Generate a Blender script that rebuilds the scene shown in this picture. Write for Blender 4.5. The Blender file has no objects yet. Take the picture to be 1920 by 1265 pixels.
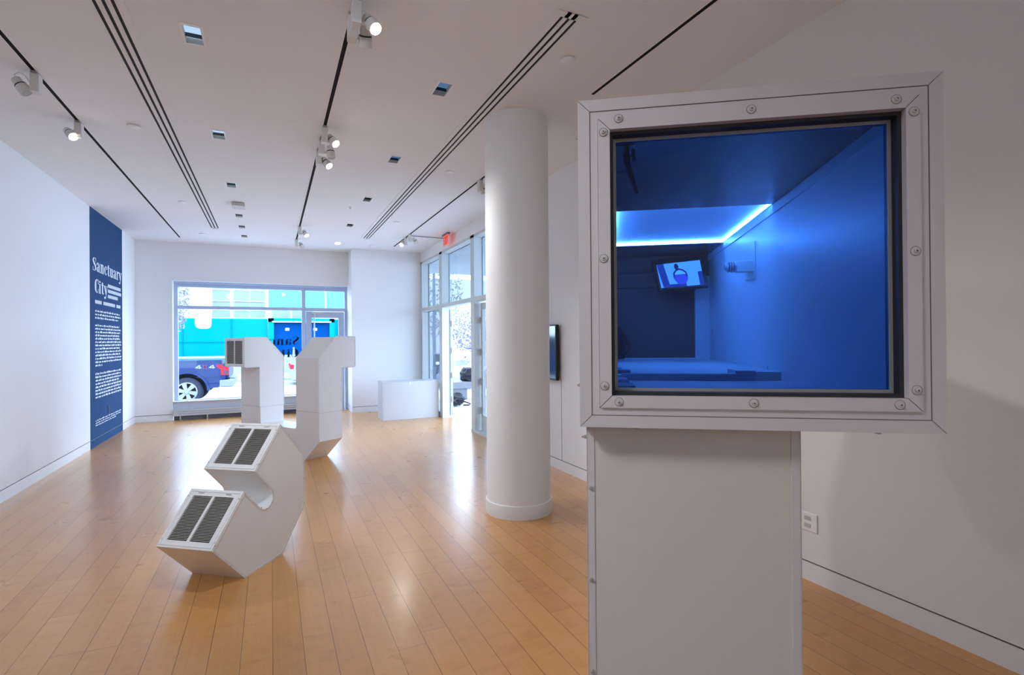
import bpy, math, random
from mathutils import Matrix, Vector
rnd = random.Random(7)
scene = bpy.context.scene
COL = scene.collection
PI = math.pi
V = Vector

# ------------------------------------------------------------------ materials
def nset(n, k, v):
    if k in n.inputs: n.inputs[k].default_value = v

def mat(name, color, rough=.5, metal=0., spec=.5, noise=.03, nscale=9., bump=0., bscale=60., coat=0.):
    m = bpy.data.materials.new(name); m.use_nodes = True
    nt = m.node_tree; b = nt.nodes['Principled BSDF']
    c = (*color, 1.)
    nset(b, 'Roughness', rough); nset(b, 'Metallic', metal); nset(b, 'Specular IOR Level', spec); nset(b, 'Coat Weight', coat)
    tc = nt.nodes.new('ShaderNodeTexCoord')
    nz = nt.nodes.new('ShaderNodeTexNoise'); nz.inputs['Scale'].default_value = nscale; nz.inputs['Detail'].default_value = 4.
    nt.links.new(tc.outputs['Object'], nz.inputs['Vector'])
    mx = nt.nodes.new('ShaderNodeMix'); mx.data_type = 'RGBA'
    mx.inputs['A'].default_value = tuple(max(0, v*(1-noise)) for v in color) + (1,)
    mx.inputs['B'].default_value = tuple(min(1, v*(1+noise)) for v in color) + (1,)
    nt.links.new(nz.outputs['Fac'], mx.inputs['Factor']); nt.links.new(mx.outputs['Result'], b.inputs['Base Color'])
    if bump:
        n2 = nt.nodes.new('ShaderNodeTexNoise'); n2.inputs['Scale'].default_value = bscale; n2.inputs['Detail'].default_value = 3.
        nt.links.new(tc.outputs['Object'], n2.inputs['Vector'])
        bp = nt.nodes.new('ShaderNodeBump'); bp.inputs['Strength'].default_value = bump; bp.inputs['Distance'].default_value = .002
        nt.links.new(n2.outputs['Fac'], bp.inputs['Height']); nt.links.new(bp.outputs['Normal'], b.inputs['Normal'])
    return m

def emis(name, color, strength):
    m = bpy.data.materials.new(name); m.use_nodes = True; nt = m.node_tree
    nt.nodes.remove(nt.nodes['Principled BSDF'])
    e = nt.nodes.new('ShaderNodeEmission'); e.inputs['Color'].default_value = (*color, 1); e.inputs['Strength'].default_value = strength
    nt.links.new(e.outputs[0], nt.nodes['Material Output'].inputs['Surface'])
    return m

def glass(name, tint=(1, 1, 1), refl=1., rough=.0):
    m = bpy.data.materials.new(name); m.use_nodes = True; nt = m.node_tree
    nt.nodes.remove(nt.nodes['Principled BSDF'])
    t = nt.nodes.new('ShaderNodeBsdfTransparent'); t.inputs['Color'].default_value = (*tint, 1)
    g = nt.nodes.new('ShaderNodeBsdfGlossy'); g.inputs['Roughness'].default_value = rough
    lw = nt.nodes.new('ShaderNodeFresnel'); lw.inputs['IOR'].default_value = 1.45
    mu = nt.nodes.new('ShaderNodeMath'); mu.operation = 'MULTIPLY'; mu.inputs[1].default_value = refl
    nt.links.new(lw.outputs[0], mu.inputs[0])
    mx = nt.nodes.new('ShaderNodeMixShader'); nt.links.new(mu.outputs[0], mx.inputs[0])
    nt.links.new(t.outputs[0], mx.inputs[1]); nt.links.new(g.outputs[0], mx.inputs[2])
    nt.links.new(mx.outputs[0], nt.nodes['Material Output'].inputs['Surface'])
    return m

def floor_mat():
    m = bpy.data.materials.new('maple_planks'); m.use_nodes = True
    nt = m.node_tree; b = nt.nodes['Principled BSDF']; L = nt.links.new
    def N(t, **k):
        n = nt.nodes.new(t)
        for a, v in k.items(): setattr(n, a, v)
        return n
    def M(op, a, c=None, d=None):
        n = N('ShaderNodeMath', operation=op)
        for i, v in enumerate((a, c, d)):
            if v is None: continue
            if isinstance(v, (int, float)): n.inputs[i].default_value = v
            else: L(v, n.inputs[i])
        return n.outputs[0]
    tc = N('ShaderNodeTexCoord'); sx = N('ShaderNodeSeparateXYZ'); L(tc.outputs['Object'], sx.inputs[0])
    x, y = sx.outputs[0], sx.outputs[1]
    W, LEN = .138, 2.6
    px = M('DIVIDE', x, W); col = M('FLOOR', px); fx = M('FRACT', px)
    wn = N('ShaderNodeTexWhiteNoise', noise_dimensions='1D'); L(col, wn.inputs['W'])
    py = M('ADD', M('DIVIDE', y, LEN), M('MULTIPLY', wn.outputs['Value'], 7.3)); row = M('FLOOR', py); fy = M('FRACT', py)
    cv = N('ShaderNodeCombineXYZ'); L(col, cv.inputs[0]); L(row, cv.inputs[1])
    wn2 = N('ShaderNodeTexWhiteNoise', noise_dimensions='2D'); L(cv.outputs[0], wn2.inputs['Vector'])
    # grain: fine streaks along the board and mottled figure across it
    off = M('MULTIPLY', wn2.outputs['Value'], 31.)
    g1v = N('ShaderNodeCombineXYZ'); L(M('MULTIPLY', x, 60.), g1v.inputs[0]); L(M('MULTIPLY', y, 2.2), g1v.inputs[1]); L(off, g1v.inputs[2])
    g1 = N('ShaderNodeTexNoise'); g1.inputs['Scale'].default_value = 1.; g1.inputs['Detail'].default_value = 5.; L(g1v.outputs[0], g1.inputs['Vector'])
    g2v = N('ShaderNodeCombineXYZ'); L(M('MULTIPLY', x, 6.), g2v.inputs[0]); L(M('MULTIPLY', y, 13.), g2v.inputs[1]); L(off, g2v.inputs[2])
    g2 = N('ShaderNodeTexNoise'); g2.inputs['Scale'].default_value = 1.; g2.inputs['Detail'].default_value = 4.; g2.inputs['Distortion'].default_value = .6; L(g2v.outputs[0], g2.inputs['Vector'])
    ramp = N('ShaderNodeValToRGB'); e = ramp.color_ramp.elements
    e[0].position = .0; e[0].color = (.46, .205, .055, 1); e[1].position = 1.; e[1].color = (.76, .405, .14, 1)
    k = e.new(.5); k.color = (.625, .30, .088, 1)
    f = M('ADD', M('MULTIPLY', wn2.outputs['Value'], .22), M('ADD', M('MULTIPLY', g2.outputs['Fac'], .85), M('MULTIPLY', g1.outputs['Fac'], .30)))
    f = M('SUBTRACT', f, .21); L(f, ramp.inputs[0])
    # dark streaks / mineral marks
    sp = N('ShaderNodeMapRange'); sp.inputs['From Min'].default_value = .50; sp.inputs['From Max'].default_value = .86; L(g2.outputs['Fac'], sp.inputs['Value'])
    mk = N('ShaderNodeMix', data_type='RGBA'); L(M('MULTIPLY', sp.outputs[0], .35), mk.inputs['Factor']); L(ramp.outputs[0], mk.inputs['A']); mk.inputs['B'].default_value = (.28, .13, .05, 1)
    # gaps
    dx = M('MULTIPLY', M('MINIMUM', fx, M('SUBTRACT', 1., fx)), W); dy = M('MULTIPLY', M('MINIMUM', fy, M('SUBTRACT', 1., fy)), LEN)
    gap = M('MAXIMUM', M('LESS_THAN', dx, .0013), M('LESS_THAN', dy, .0009))
    gm = N('ShaderNodeMix', data_type='RGBA'); L(M('MULTIPLY', gap, .95), gm.inputs['Factor']); L(mk.outputs['Result'], gm.inputs['A']); gm.inputs['B'].default_value = (.1, .045, .016, 1)
    L(gm.outputs['Result'], b.inputs['Base Color'])
    big = N('ShaderNodeTexNoise'); big.inputs['Scale'].default_value = 3.; L(tc.outputs['Object'], big.inputs['Vector'])
    rr = M('ADD', M('MULTIPLY', big.outputs['Fac'], .10), M('ADD', M('MULTIPLY', g2.outputs['Fac'], .05), .22)); L(rr, b.inputs['Roughness'])
    nset(b, 'Specular IOR Level', .5); nset(b, 'Coat Weight', .3); nset(b, 'Coat Roughness', .18)
    bp = N('ShaderNodeBump'); bp.inputs['Strength'].default_value = .5; bp.inputs['Distance'].default_value = .0012
    h = M('SUBTRACT', M('MULTIPLY', g2.outputs['Fac'], .08), M('MULTIPLY', gap, .6)); L(h, bp.inputs['Height']); L(bp.outputs[0], b.inputs['Normal'])
    return m

def brushed(name, c): return mat(name, c, .35, .8, .5, .05, 30.)

WHITE = mat('wall_paint', (.83, .83, .835), .62, noise=.012, nscale=3., bump=.05, bscale=120.)
CEILM = mat('ceiling_paint', (.87, .865, .88), .8, noise=.01, nscale=2.)
BASEM = mat('baseboard_paint', (.83, .83, .84), .4, noise=.01)
DARK = mat('dark_gap', (.012, .012, .015), .8)
FLOORM = floor_mat()
DUCT = mat('painted_sheet_metal', (.79, .765, .75), .42, noise=.025, nscale=5., bump=.08, bscale=25.)
DUCTE = mat('painted_flange', (.70, .665, .645), .45, noise=.03, nscale=12.)
GRILLE = mat('grille_enamel', (.80, .78, .76), .35, noise=.015)
LOUV = mat('louver_enamel', (.56, .53, .48), .45, noise=.02)
GDARK = mat('filter_black', (.012, .011, .010), .9)
SCREW = mat('screw_steel', (.52, .50, .48), .35, .6, noise=.1, nscale=60.)
BOXM = mat('white_casing', (.72, .675, .685), .42, noise=.02, nscale=8., bump=.06, bscale=40.)
SEAM = mat('seam_shadow', (.12, .10, .095), .7)
GASKET = mat('black_rubber', (.02, .019, .02), .55)
GREYSTRIP = mat('grey_glazing_tape', (.33, .32, .33), .5)
ALU = mat('window_frame_paint', (.46, .55, .74), .4, noise=.02)
SFRAME = mat('storefront_paint', (.58, .63, .64), .45, noise=.015)
STEEL = brushed('brushed_steel', (.62, .63, .65))
CLEAR = glass('clear_glass', (.97, .99, 1.), .3)
SFGLASS = glass('storefront_glass', (.92, .95, .98), .7)
BLUEGLASS = glass('blue_tinted_glass', (.18, .385, .80), .5)
BLACKP = mat('black_plastic', (.012, .012, .014), .35, noise=.2)
NAVY = mat('banner_navy', (.048, .092, .195), .8, spec=0., noise=.03)
LETTER = mat('letter_white', (.78, .80, .84), .6)
VINYL = mat('dark_vinyl', (.003, .008, .03), .7, spec=.1)
HEADW = mat('lamp_white', (.74, .73, .71), .4)
LAMPON = emis('lamp_glow', (1., .93, .80), 40.)

# ------------------------------------------------------------------ mesh builder
INV = {}
class MB:
    def __init__(s): s.v = []; s.f = []; s.m = []; s.sm = []
    def add(s, vs, fs, mi=0, smooth=False):
        o = len(s.v); s.v += [V(p) for p in vs]
        for f in fs: s.f.append(tuple(i+o for i in f)); s.m.append(mi); s.sm.append(smooth)
        return s
    def box(s, lo, hi, mi=0, M=None):
        x0, y0, z0 = lo; x1, y1, z1 = hi
        if x0 > x1: x0, x1 = x1, x0
        if y0 > y1: y0, y1 = y1, y0
        if z0 > z1: z0, z1 = z1, z0
        vs = [V(p) for p in ((x0,y0,z0),(x1,y0,z0),(x1,y1,z0),(x0,y1,z0),(x0,y0,z1),(x1,y0,z1),(x1,y1,z1),(x0,y1,z1))]
        if M is not None: vs = [M @ p for p in vs]
        return s.add(vs, [(0,3,2,1),(4,5,6,7),(0,1,5,4),(1,2,6,5),(2,3,7,6),(3,0,4,7)], mi)
    def rbox(s, lo, hi, r, mi=0, M=None):
        """box with chamfered edges"""
        x0, y0, z0 = lo; x1, y1, z1 = hi; c = V(((x0+x1)/2, (y0+y1)/2, (z0+z1)/2)); h = V(((x1-x0)/2, (y1-y0)/2, (z1-z0)/2))
        import bmesh
        bm = bmesh.new(); bmesh.ops.create_cube(bm, size=2.)
        for v in bm.verts: v.co = V((v.co.x*h.x, v.co.y*h.y, v.co.z*h.z))+c
        bmesh.ops.bevel(bm, geom=bm.edges[:], offset=r, segments=2, profile=.5, affect='EDGES')
        bm.verts.index_update(); vs = [v.co.copy() for v in bm.verts]; fs = [tuple(v.index for v in f.verts) for f in bm.faces]; bm.free()
        if M is not None: vs = [M @ p for p in vs]
        return s.add(vs, fs, mi)
    def prism(s, poly, O, A, B, D, mi=0):
        """poly in (a,b) coordinates of axes A,B at origin O, swept by vector D"""
        O, A, B, D = V(O), V(A), V(B), V(D); n = len(poly)
        vs = [O+A*a+B*b for a, b in poly] + [O+A*a+B*b+D for a, b in poly]
        fs = [tuple(range(n))[::-1], tuple(range(n, 2*n))] + [(i, (i+1) % n, n+(i+1) % n, n+i) for i in range(n)]
        return s.add(vs, fs, mi)
    def poly(s, pts, mi=0): return s.add(pts, [tuple(range(len(pts)))], mi)
    def cyl(s, p0, p1, r0, r1=None, seg=20, mi=0, caps=True, smooth=True):
        p0, p1 = V(p0), V(p1); r1 = r0 if r1 is None else r1; d = (p1-p0).normalized()
        a = d.orthogonal().normalized(); b = d.cross(a)
        vs = []
        for p, r in ((p0, r0), (p1, r1)):
            for i in range(seg):
                t = 2*PI*i/seg; vs.append(p+(a*math.cos(t)+b*math.sin(t))*r)
        s.add(vs, [(i, (i+1) % seg, seg+(i+1) % seg, seg+i) for i in range(seg)], mi, smooth)
        if caps: s.add(vs, [tuple(range(seg))[::-1], tuple(range(seg, 2*seg))], mi)
        return s
    def lathe(s, prof, O=(0,0,0), ax=(0,0,1), seg=48, mi=0, smooth=True):
        O = V(O); d = V(ax).normalized(); a = d.orthogonal().normalized(); b = d.cross(a)
        vs = []
        for r, h in prof:
            for i in range(seg):
                t = 2*PI*i/seg; vs.append(O+d*h+(a*math.cos(t)+b*math.sin(t))*r)
        fs = []
        for k in range(len(prof)-1):
            for i in range(seg):
                j = (i+1) % seg; fs.append((k*seg+i, k*seg+j, (k+1)*seg+j, (k+1)*seg+i))
        return s.add(vs, fs, mi, smooth)
    def tube(s, pts, r, seg=8, mi=0):
        pts = [V(p) for p in pts]; rings = []; vs = []
        rr = r if isinstance(r, (list, tuple)) else [r]*len(pts)
        for i, p in enumerate(pts):
            d = (pts[min(i+1, len(pts)-1)]-pts[max(i-1, 0)]).normalized()
            up = V((0, 0, 1)) if abs(d.z) < .95 else V((1, 0, 0))
            a = d.cross(up).normalized(); b = a.cross(d)
            for k in range(seg):
                t = 2*PI*k/seg; vs.append(p+(a*math.cos(t)+b*math.sin(t))*rr[i])
        n = len(pts)
        fs = [(k*seg+i, k*seg+(i+1) % seg, (k+1)*seg+(i+1) % seg, (k+1)*seg+i) for k in range(n-1) for i in range(seg)]
        s.add(vs, fs, mi, True); s.add(vs, [tuple(range(seg))[::-1], tuple(range((n-1)*seg, n*seg))], mi)
        return s
    def build(s, name, mats, parent=None, kind=None):
        me = bpy.data.meshes.new(name)
        inv = INV.get(parent.name, Matrix()) if parent else Matrix()
        me.from_pydata([inv @ p for p in s.v], [], s.f)
        for mm in (mats if isinstance(mats, (list, tuple)) else [mats]): me.materials.append(mm)
        me.polygons.foreach_set('material_index', s.m); me.polygons.foreach_set('use_smooth', s.sm)
        me.update()
        import bmesh
        bm = bmesh.new(); bm.from_mesh(me); bmesh.ops.remove_doubles(bm, verts=bm.verts[:], dist=1e-6)
        bmesh.ops.recalc_face_normals(bm, faces=bm.faces[:])
        for e in bm.edges:
            if len(e.link_faces) == 2 and e.calc_face_angle(0.) > .65: e.smooth = False
        bm.to_mesh(me); bm.free()
        o = bpy.data.objects.new(name, me); COL.objects.link(o)
        if parent: o.parent = parent; INV[o.name] = inv
        if kind: o['kind'] = kind
        return o

def tag(o, label, cat, group=None, kind=None):
    o['label'] = label; o['category'] = cat
    if group: o['group'] = group
    if kind: o['kind'] = kind
    return o
def thing(name, label, cat, loc=(0,0,0), rz=0., group=None):
    o = bpy.data.objects.new(name, None); COL.objects.link(o); o.empty_display_size = .1
    o.location = loc; o.rotation_euler = (0, 0, rz)
    INV[o.name] = (Matrix.Translation(V(loc)) @ Matrix.Rotation(rz, 4, 'Z')).inverted()
    return tag(o, label, cat, group)
def copy_tree(o, parent=None, loc=None, rz=None, label=None):
    c = o.copy(); COL.objects.link(c)
    if parent: c.parent = parent
    if loc is not None: c.location = loc
    if rz is not None: c.rotation_euler = (0, 0, rz)
    if label: c['label'] = label
    for ch in list(o.children): copy_tree(ch, c)
    return c
def struct(mb, name, m, parent=None):
    o = mb.build(name, m, parent)
    if not parent: o['kind'] = 'structure'
    return o

def grid_boxes(mb, us, vs, holes, f):
    """fill the rectangle us x vs with boxes except holes (u0,u1,v0,v1); f(u0,u1,v0,v1) adds a box"""
    U = sorted(set([us[0], us[1]]+[a for h in holes for a in h[:2]])); W = sorted(set([vs[0], vs[1]]+[a for h in holes for a in h[2:]]))
    for i in range(len(U)-1):
        for j in range(len(W)-1):
            cu, cv = (U[i]+U[i+1])/2, (W[j]+W[j+1])/2
            if any(h[0] < cu < h[1] and h[2] < cv < h[3] for h in holes): continue
            f(U[i], U[i+1], W[j], W[j+1])

# ------------------------------------------------------------------ room shell
XL, XR, YF, YB, CE = -2.31, 3.0, 11.75, -3.2, 3.43
mb = MB(); mb.box((XL-.15, YB-.15, -.12), (XR+.02, YF+.12, 0)); mb.box((XR+.02, 6.3, -.12), (XR+.17, 11.2, 0))
struct(mb, 'floor', FLOORM)

DLX = {'a': -.434, 'b': 1.205}
downs = [(-.434, 3.784), (-.434, 5.512), (-.434, 7.215), (-.434, 8.925), (-.434, 9.775), (-.434, 10.63),
         (1.205, 3.823), (1.205, 5.519), (1.205, 7.223), (1.205, 8.952), (1.205, 10.706)]
HW, HL = .050, .106
mb = MB()
grid_boxes(mb, (XL-.15, XR+.15), (YB-.15, YF+.3), [(x-HW, x+HW, y-HL, y+HL) for x, y in downs],
           lambda a, b, c, d: mb.box((a, c, CE), (b, d, CE+.1)))
mb.box((XL-.15, YB-.15, CE+.1), (XR+.15, YF+.3, CE+.16))
struct(mb, 'ceiling', CEILM)

BZ0, BZ1 = .112, .121
def base_and_wall(side, wall_boxes, base_boxes, gap_boxes):
    m = MB()
    for b in wall_boxes: m.box(*b)
    struct(m, 'wall_'+side, WHITE)
    m = MB()
    for b in base_boxes: m.box(*b)
    for b in gap_boxes: m.box(*b, 1)
    if base_boxes: struct(m, 'baseboard_'+side, [BASEM, DARK])

base_and_wall('left', [((XL-.15, YB, BZ1), (XL, YF+.1, CE))], [((XL-.15, YB, 0), (XL, YF+.1, BZ0))], [((XL-.15, YB, BZ0), (XL-.010, YF+.1, BZ1))])
WX0, WX1, WZ = -1.71, 1.53, 2.69
base_and_wall('far', [((XL, YF, BZ1), (WX0, YF+.3, CE)), ((WX0, YF, WZ), (WX1, YF+.3, CE)), ((WX1, 11.2, BZ1), (XR+.15, YF+.3, CE))],
              [((XL, YF, 0), (WX0, YF+.3, BZ0)), ((WX1, 11.2, 0), (XR+.15, YF+.3, BZ0))],
              [((XL, YF+.010, BZ0), (WX0-.01, YF+.3, BZ1)), ((WX1+.01, 11.21, BZ0), (XR+.15, YF+.3, BZ1))])
SF0, SF1, SFZ = 6.3, 11.2, 3.22
base_and_wall('right', [((XR, YB, BZ1), (XR+.15, SF0, CE)), ((XR, SF0, SFZ), (XR+.15, SF1, CE))],
              [((XR, YB, 0), (XR+.15, SF0, BZ0))], [((XR+.010, YB, BZ0), (XR+.15, SF0, BZ1))])
m = MB(); m.box((XL-.15, YB-.15, 0), (XR+.15, YB, CE)); struct(m, 'wall_back', WHITE)
m = MB(); m.box((XR-.0015, 5.112, BZ1), (XR, 5.120, 1.05)); struct(m, 'trim_1', mat('panel_joint', (.30, .30, .32), .7))

# column
m = MB(); m.lathe([(0, 0), (.292, 0), (.292, .108), (.290, .113), (.2825, .116), (.2815, .120), (.280, .124), (.280, CE)], (1.98, 4.13, 0), seg=72)
o = struct(m, 'column', WHITE)

# ------------------------------------------------------------------ far window with glass door (window_1)
w = thing('window_1', '', '', (0, 11.9, 0)); del w['label'], w['category']; w['kind'] = 'structure'
def bar(m, x0, x1, z0, z1, y0=11.9, y1=11.98, mi=0): m.box((x0, y0, z0), (x1, y1, z1), mi)
m = MB()
bar(m, WX0, WX1, 2.645, WZ, 11.86, 12.02); bar(m, WX0, -1.645, 0, 2.645); bar(m, 1.475, WX1, 0, 2.645); bar(m, -1.645, 1.475, 2.585, 2.645)
bar(m, .60, .672, 0, 2.585); bar(m, -1.645, .60, 2.155, 2.215, 11.885, 11.98); bar(m, .672, 1.475, 2.145, 2.215, 11.885, 11.98)
bar(m, -1.645, .60, .33, .375)
m.build('window_frame', ALU, w)
m = MB(); bar(m, WX0+.005, .60, .20, .352, 11.80, 11.90); bar(m, WX0, .62, .345, .36, 11.74, 11.9); m.build('window_sill', mat('sill_paint', (.60, .63, .70), .45), w)
for x0, x1, z0, z1 in ((-1.645, .60, .375, 2.155), (-1.645, .60, 2.215, 2.585), (.672, 1.475, 2.215, 2.585)):
    m = MB(); bar(m, x0, x1, z0, z1, 11.935, 11.941); m.build('window_pane', CLEAR, w)
d = thing('door_1', '', '', (.68, 11.93, 0)); del d['label'], d['category']; d['kind'] = 'structure'
m = MB()
bar(m, .682, .795, .012, 2.135, 11.91, 11.96); bar(m, 1.345, 1.465, .012, 2.135, 11.91, 11.96); bar(m, .795, 1.345, 2.005, 2.135, 11.91, 11.96); bar(m, .795, 1.345, .012, .26, 11.91, 11.96)
m.build('door_frame', ALU, d)
m = MB(); bar(m, .795, 1.345, .26, 2.005, 11.933, 11.938); m.build('door_pane', CLEAR, d)
m = MB(); m.cyl((.845, 11.85, .25), (.845, 11.85, 2.09), .014); m.cyl((.845, 11.85, .35), (.845, 11.93, .35), .008); m.cyl((.845, 11.85, 2.05), (.845, 11.93, 2.05), .008); m.build('door_handle', STEEL, d)
m = MB(); m.box((.80, 11.87, 2.085), (1.02, 11.91, 2.13)); m.build('door_closer', STEEL, d)
m = MB(); m.box((.672, 11.74, 0), (WX1, 12.0, .012)); struct(m, 'trim_2', STEEL)
# convector under the window
h = thing('baseboard_heater', 'long low grey convector heater under the front window', 'heater', (-.5, 11.78, 0))
m = MB(); m.box((-1.70, 11.70, .085), (.62, 11.80, .205)); m.build('cover', mat('heater_enamel', (.56, .585, .63), .4), h)
m = MB(); m.box((-1.62, 11.697, .125), (.55, 11.70, .128)); m.box((-1.62, 11.697, .165), (.55, 11.70, .168)); m.build('slot', DARK, h)
for x in (-1.6, -1.15, -.5, .1, .55): m = MB(); m.box((x, 11.74, 0), (x+.02, 11.79, .085)); m.build('foot_bracket', STEEL, h)
m = MB(); m.box((-1.70, 11.79, 0), (.60, 11.80, .2)); m.build('back_plate', mat('heater_back', (.16, .17, .2), .6), h)

# ---- hand drawn fat serif lettering
def stroke(pts, ws, n=6):
    """polygon strips along a smooth curve with varying width"""
    P = [V((*p, 0)) for p in pts]; out = []; W = []
    for i in range(len(P)-1):
        p0, p1, p2, p3 = P[max(i-1, 0)], P[i], P[i+1], P[min(i+2, len(P)-1)]
        for k in range(n):
            t = k/n
            out.append(.5*((2*p1)+(p2-p0)*t+(2*p0-5*p1+4*p2-p3)*t*t+(3*p1-p0-3*p2+p3)*t**3)); W.append(ws[i]*(1-t)+ws[i+1]*t)
    out.append(P[-1]); W.append(ws[-1]); L, R = [], []
    for i, p in enumerate(out):
        dd = (out[min(i+1, len(out)-1)]-out[max(i-1, 0)]).normalized(); nn = V((-dd.y, dd.x, 0))*W[i]/2
        L.append(p+nn); R.append(p-nn)
    return [[(L[i].x, L[i].y), (L[i+1].x, L[i+1].y), (R[i+1].x, R[i+1].y), (R[i].x, R[i].y)] for i in range(len(out)-1)]
def rect(a, b, c, d): return [[(a, b), (c, b), (c, d), (a, d)]]
def disc(cx, cy, rx, ry=None): return [[(cx+rx*math.cos(2*PI*i/14), cy+(ry or rx)*math.sin(2*PI*i/14)) for i in range(14)]]
GL = {
 'S': (.60, stroke([(.50,1.1),(.46,1.30),(.31,1.385),(.15,1.28),(.13,1.05),(.28,.78),(.44,.5),(.45,.2),(.30,.04),(.12,.1),(.07,.36)], [.04,.05,.06,.13,.19,.22,.19,.13,.06,.05,.04])+rect(.48,1.0,.52,1.42)+rect(.05,0,.09,.44)),
 'a': (.58, rect(.30,.05,.46,.8)+stroke([(.09,.70),(.10,.9),(.22,.975),(.34,.92),(.38,.78)], [.15,.11,.06,.10,.16])+stroke([(.32,.56),(.15,.47),(.11,.25),(.16,.06),(.27,.05),(.33,.15)], [.05,.08,.15,.12,.06,.05])+rect(.40,0,.54,.07)),
 'n': (.64, rect(.08,0,.24,1)+rect(.36,0,.52,.8)+stroke([(.22,.78),(.30,.94),(.40,.95),(.44,.78)], [.05,.07,.12,.16])+rect(0,.94,.1,1)+rect(0,0,.30,.06)+rect(.31,0,.60,.06)),
 'c': (.52, stroke([(.42,.66),(.41,.88),(.28,.97),(.13,.8),(.11,.5),(.13,.2),(.28,.03),(.43,.14),(.46,.3)], [.14,.1,.05,.14,.17,.14,.05,.05,.04])),
 't': (.44, rect(.12,.1,.28,1.25)+rect(0,.94,.42,1)+stroke([(.20,.14),(.26,.03),(.36,.05),(.40,.18)], [.16,.09,.05,.04])),
 'u': (.64, rect(.08,.2,.24,1)+rect(.38,0,.54,1)+stroke([(.16,.22),(.20,.05),(.30,.04),(.40,.2)], [.16,.12,.07,.05])+rect(0,.94,.2,1)+rect(.3,.94,.45,1)+rect(.5,0,.62,.06)),
 'r': (.47, rect(.08,0,.24,1)+stroke([(.23,.7),(.30,.92),(.40,.95),(.42,.82)], [.05,.07,.14,.15])+rect(0,.94,.1,1)+rect(0,0,.34,.06)),
 'y': (.60, stroke([(.13,.98),(.23,.5),(.33,.08)], [.17,.17,.12])+stroke([(.50,.98),(.38,.3),(.26,-.3),(.14,-.40)], [.05,.05,.06,.08])+disc(.12,-.30,.09,.11)+rect(0,.94,.28,1)+rect(.38,.94,.6,1)),
 'C': (.60, stroke([(.52,.95),(.48,1.25),(.32,1.39),(.15,1.15),(.12,.7),(.15,.25),(.32,.03),(.49,.15),(.53,.45)], [.05,.06,.06,.18,.21,.18,.06,.05,.04])+rect(.5,.92,.54,1.42)),
 'i': (.35, rect(.08,0,.24,1)+rect(0,.94,.1,1)+rect(0,0,.32,.06)+disc(.16,1.24,.10,.12)),
}
def lettering(m, text, O, A, B, N, sx, sy, mi=0, t=.0012, each=None):
    """raised letters: A = reading direction, B = up, N = outward"""
    O, A, B, N = V(O), V(A), V(B), V(N); cx = 0.; k = 0
    for chx in text:
        adv, polys = GL[chx]
        for p in polys:
            k += 1; m.prism([((cx+x)*sx, y*sy) for x, y in p], O+N*(k % 7)*2e-5, A, B, N*t, mi)
        if each: m.build('letter', each[0], each[1]); m = MB()
        cx += adv
    return cx*sx
# window text, read from the street
tx = thing('window_lettering', 'dark mirrored serif lettering on the front window glass beside the door', 'lettering', (.45, 11.945, 1.4))
m = MB(); lettering(m, 'Sanctuary', (.555, 11.9425, 1.425), (-1, 0, 0), (0, 0, 1), (0, 1, 0), .255, .125, each=(VINYL, tx))
m = MB(); lettering(m, 'City', (.53, 11.9425, 1.165), (-1, 0, 0), (0, 0, 1), (0, 1, 0), .255, .125, each=(VINYL, tx))

# ------------------------------------------------------------------ wall text banner
b = thing('wall_text_panel', 'navy blue exhibition text panel reaching from floor to ceiling on the white wall', 'sign', (XL, 9.98, 0))
m = MB(); m.box((XL, 9.11, 0), (XL+.002, 10.86, BZ0)); m.box((XL, 9.11, BZ1), (XL+.002, 10.86, CE)); m.build('panel', NAVY, b)
PX = XL+.002
m = MB()
lettering(m, 'Sanctuary', (PX, 9.23, 2.545), (0, 1, 0), (0, 0, 1), (1, 0, 0), .315, .135)
lettering(m, 'City', (PX, 9.33, 2.235), (0, 1, 0), (0, 0, 1), (1, 0, 0), .33, .140)
m.build('title_lettering', LETTER, b)
def textline(m, y0, y1, z, h, words=None):
    y = y0
    while y < y1-.01:
        wl = min(rnd.uniform(.05, .17), y1-y)
        n = max(1, int(wl/.021))
        for i in range(n):
            hh = h*rnd.choice((.62, .66, .7, 1.))
            m.box((PX, y+i*.021, z), (PX+.0008, y+i*.021+.0165, z+hh))
        y += wl+.016
def capline(m, y0, y1, z, h):
    n = int((y1-y0)/.036)
    for i in range(n):
        a = y0+i*.036
        m.box((PX, a, z), (PX+.0008, a+.012, z+h)); m.box((PX, a+.018, z), (PX+.0008, a+.028, z+h))
        m.box((PX, a+.012, z+rnd.choice((0, .4, .8))*h), (PX+.0007, a+.018, z+h*rnd.choice((.9, 1.)) if rnd.random() < .3 else z+h*.55))
m = MB()
for y1, z in ((10.78, 2.365), (10.80, 2.283), (10.60, 2.20)): capline(m, 10.0, y1, z, .052)
for a, c in ((9.35, 9.70), (9.76, 10.44), (10.49, 10.76)): capline(m, a, c, 2.075, .052)
m.build('heading_lettering', LETTER, b)
m = MB()
for i, e in enumerate((10.72, 10.76, 10.6)): textline(m, 9.35, e, 1.955-.050*i, .03)
for i, e in enumerate((10.66, 10.76, 10.7, 10.66, 10.7, 10.78, 10.77, 10.7, 10.77, 10.72, 10.78, 10.79, 9.7)): textline(m, 9.35, e, 1.745-.049*i, .03)
for i, e in enumerate((10.78, 10.76, 10.78, 10.65, 10.79, 10.76, 10.77, 10.79)): textline(m, 9.35, e, 1.035-.049*i, .03)
for i, e in enumerate((10.76, 10.74, 10.45)): textline(m, 9.35, e, .36-.034*i, .018)
m.build('body_lettering', LETTER, b)
o = thing('wall_outlet', 'small dark blue outlet low on the navy text panel', 'outlet', (PX, 10.0, .45))
m = MB(); m.rbox((PX, 9.96, .40), (PX+.006, 10.04, .52), .002); m.build('cover_plate', mat('outlet_blue', (.012, .03, .09), .5), o)
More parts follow.
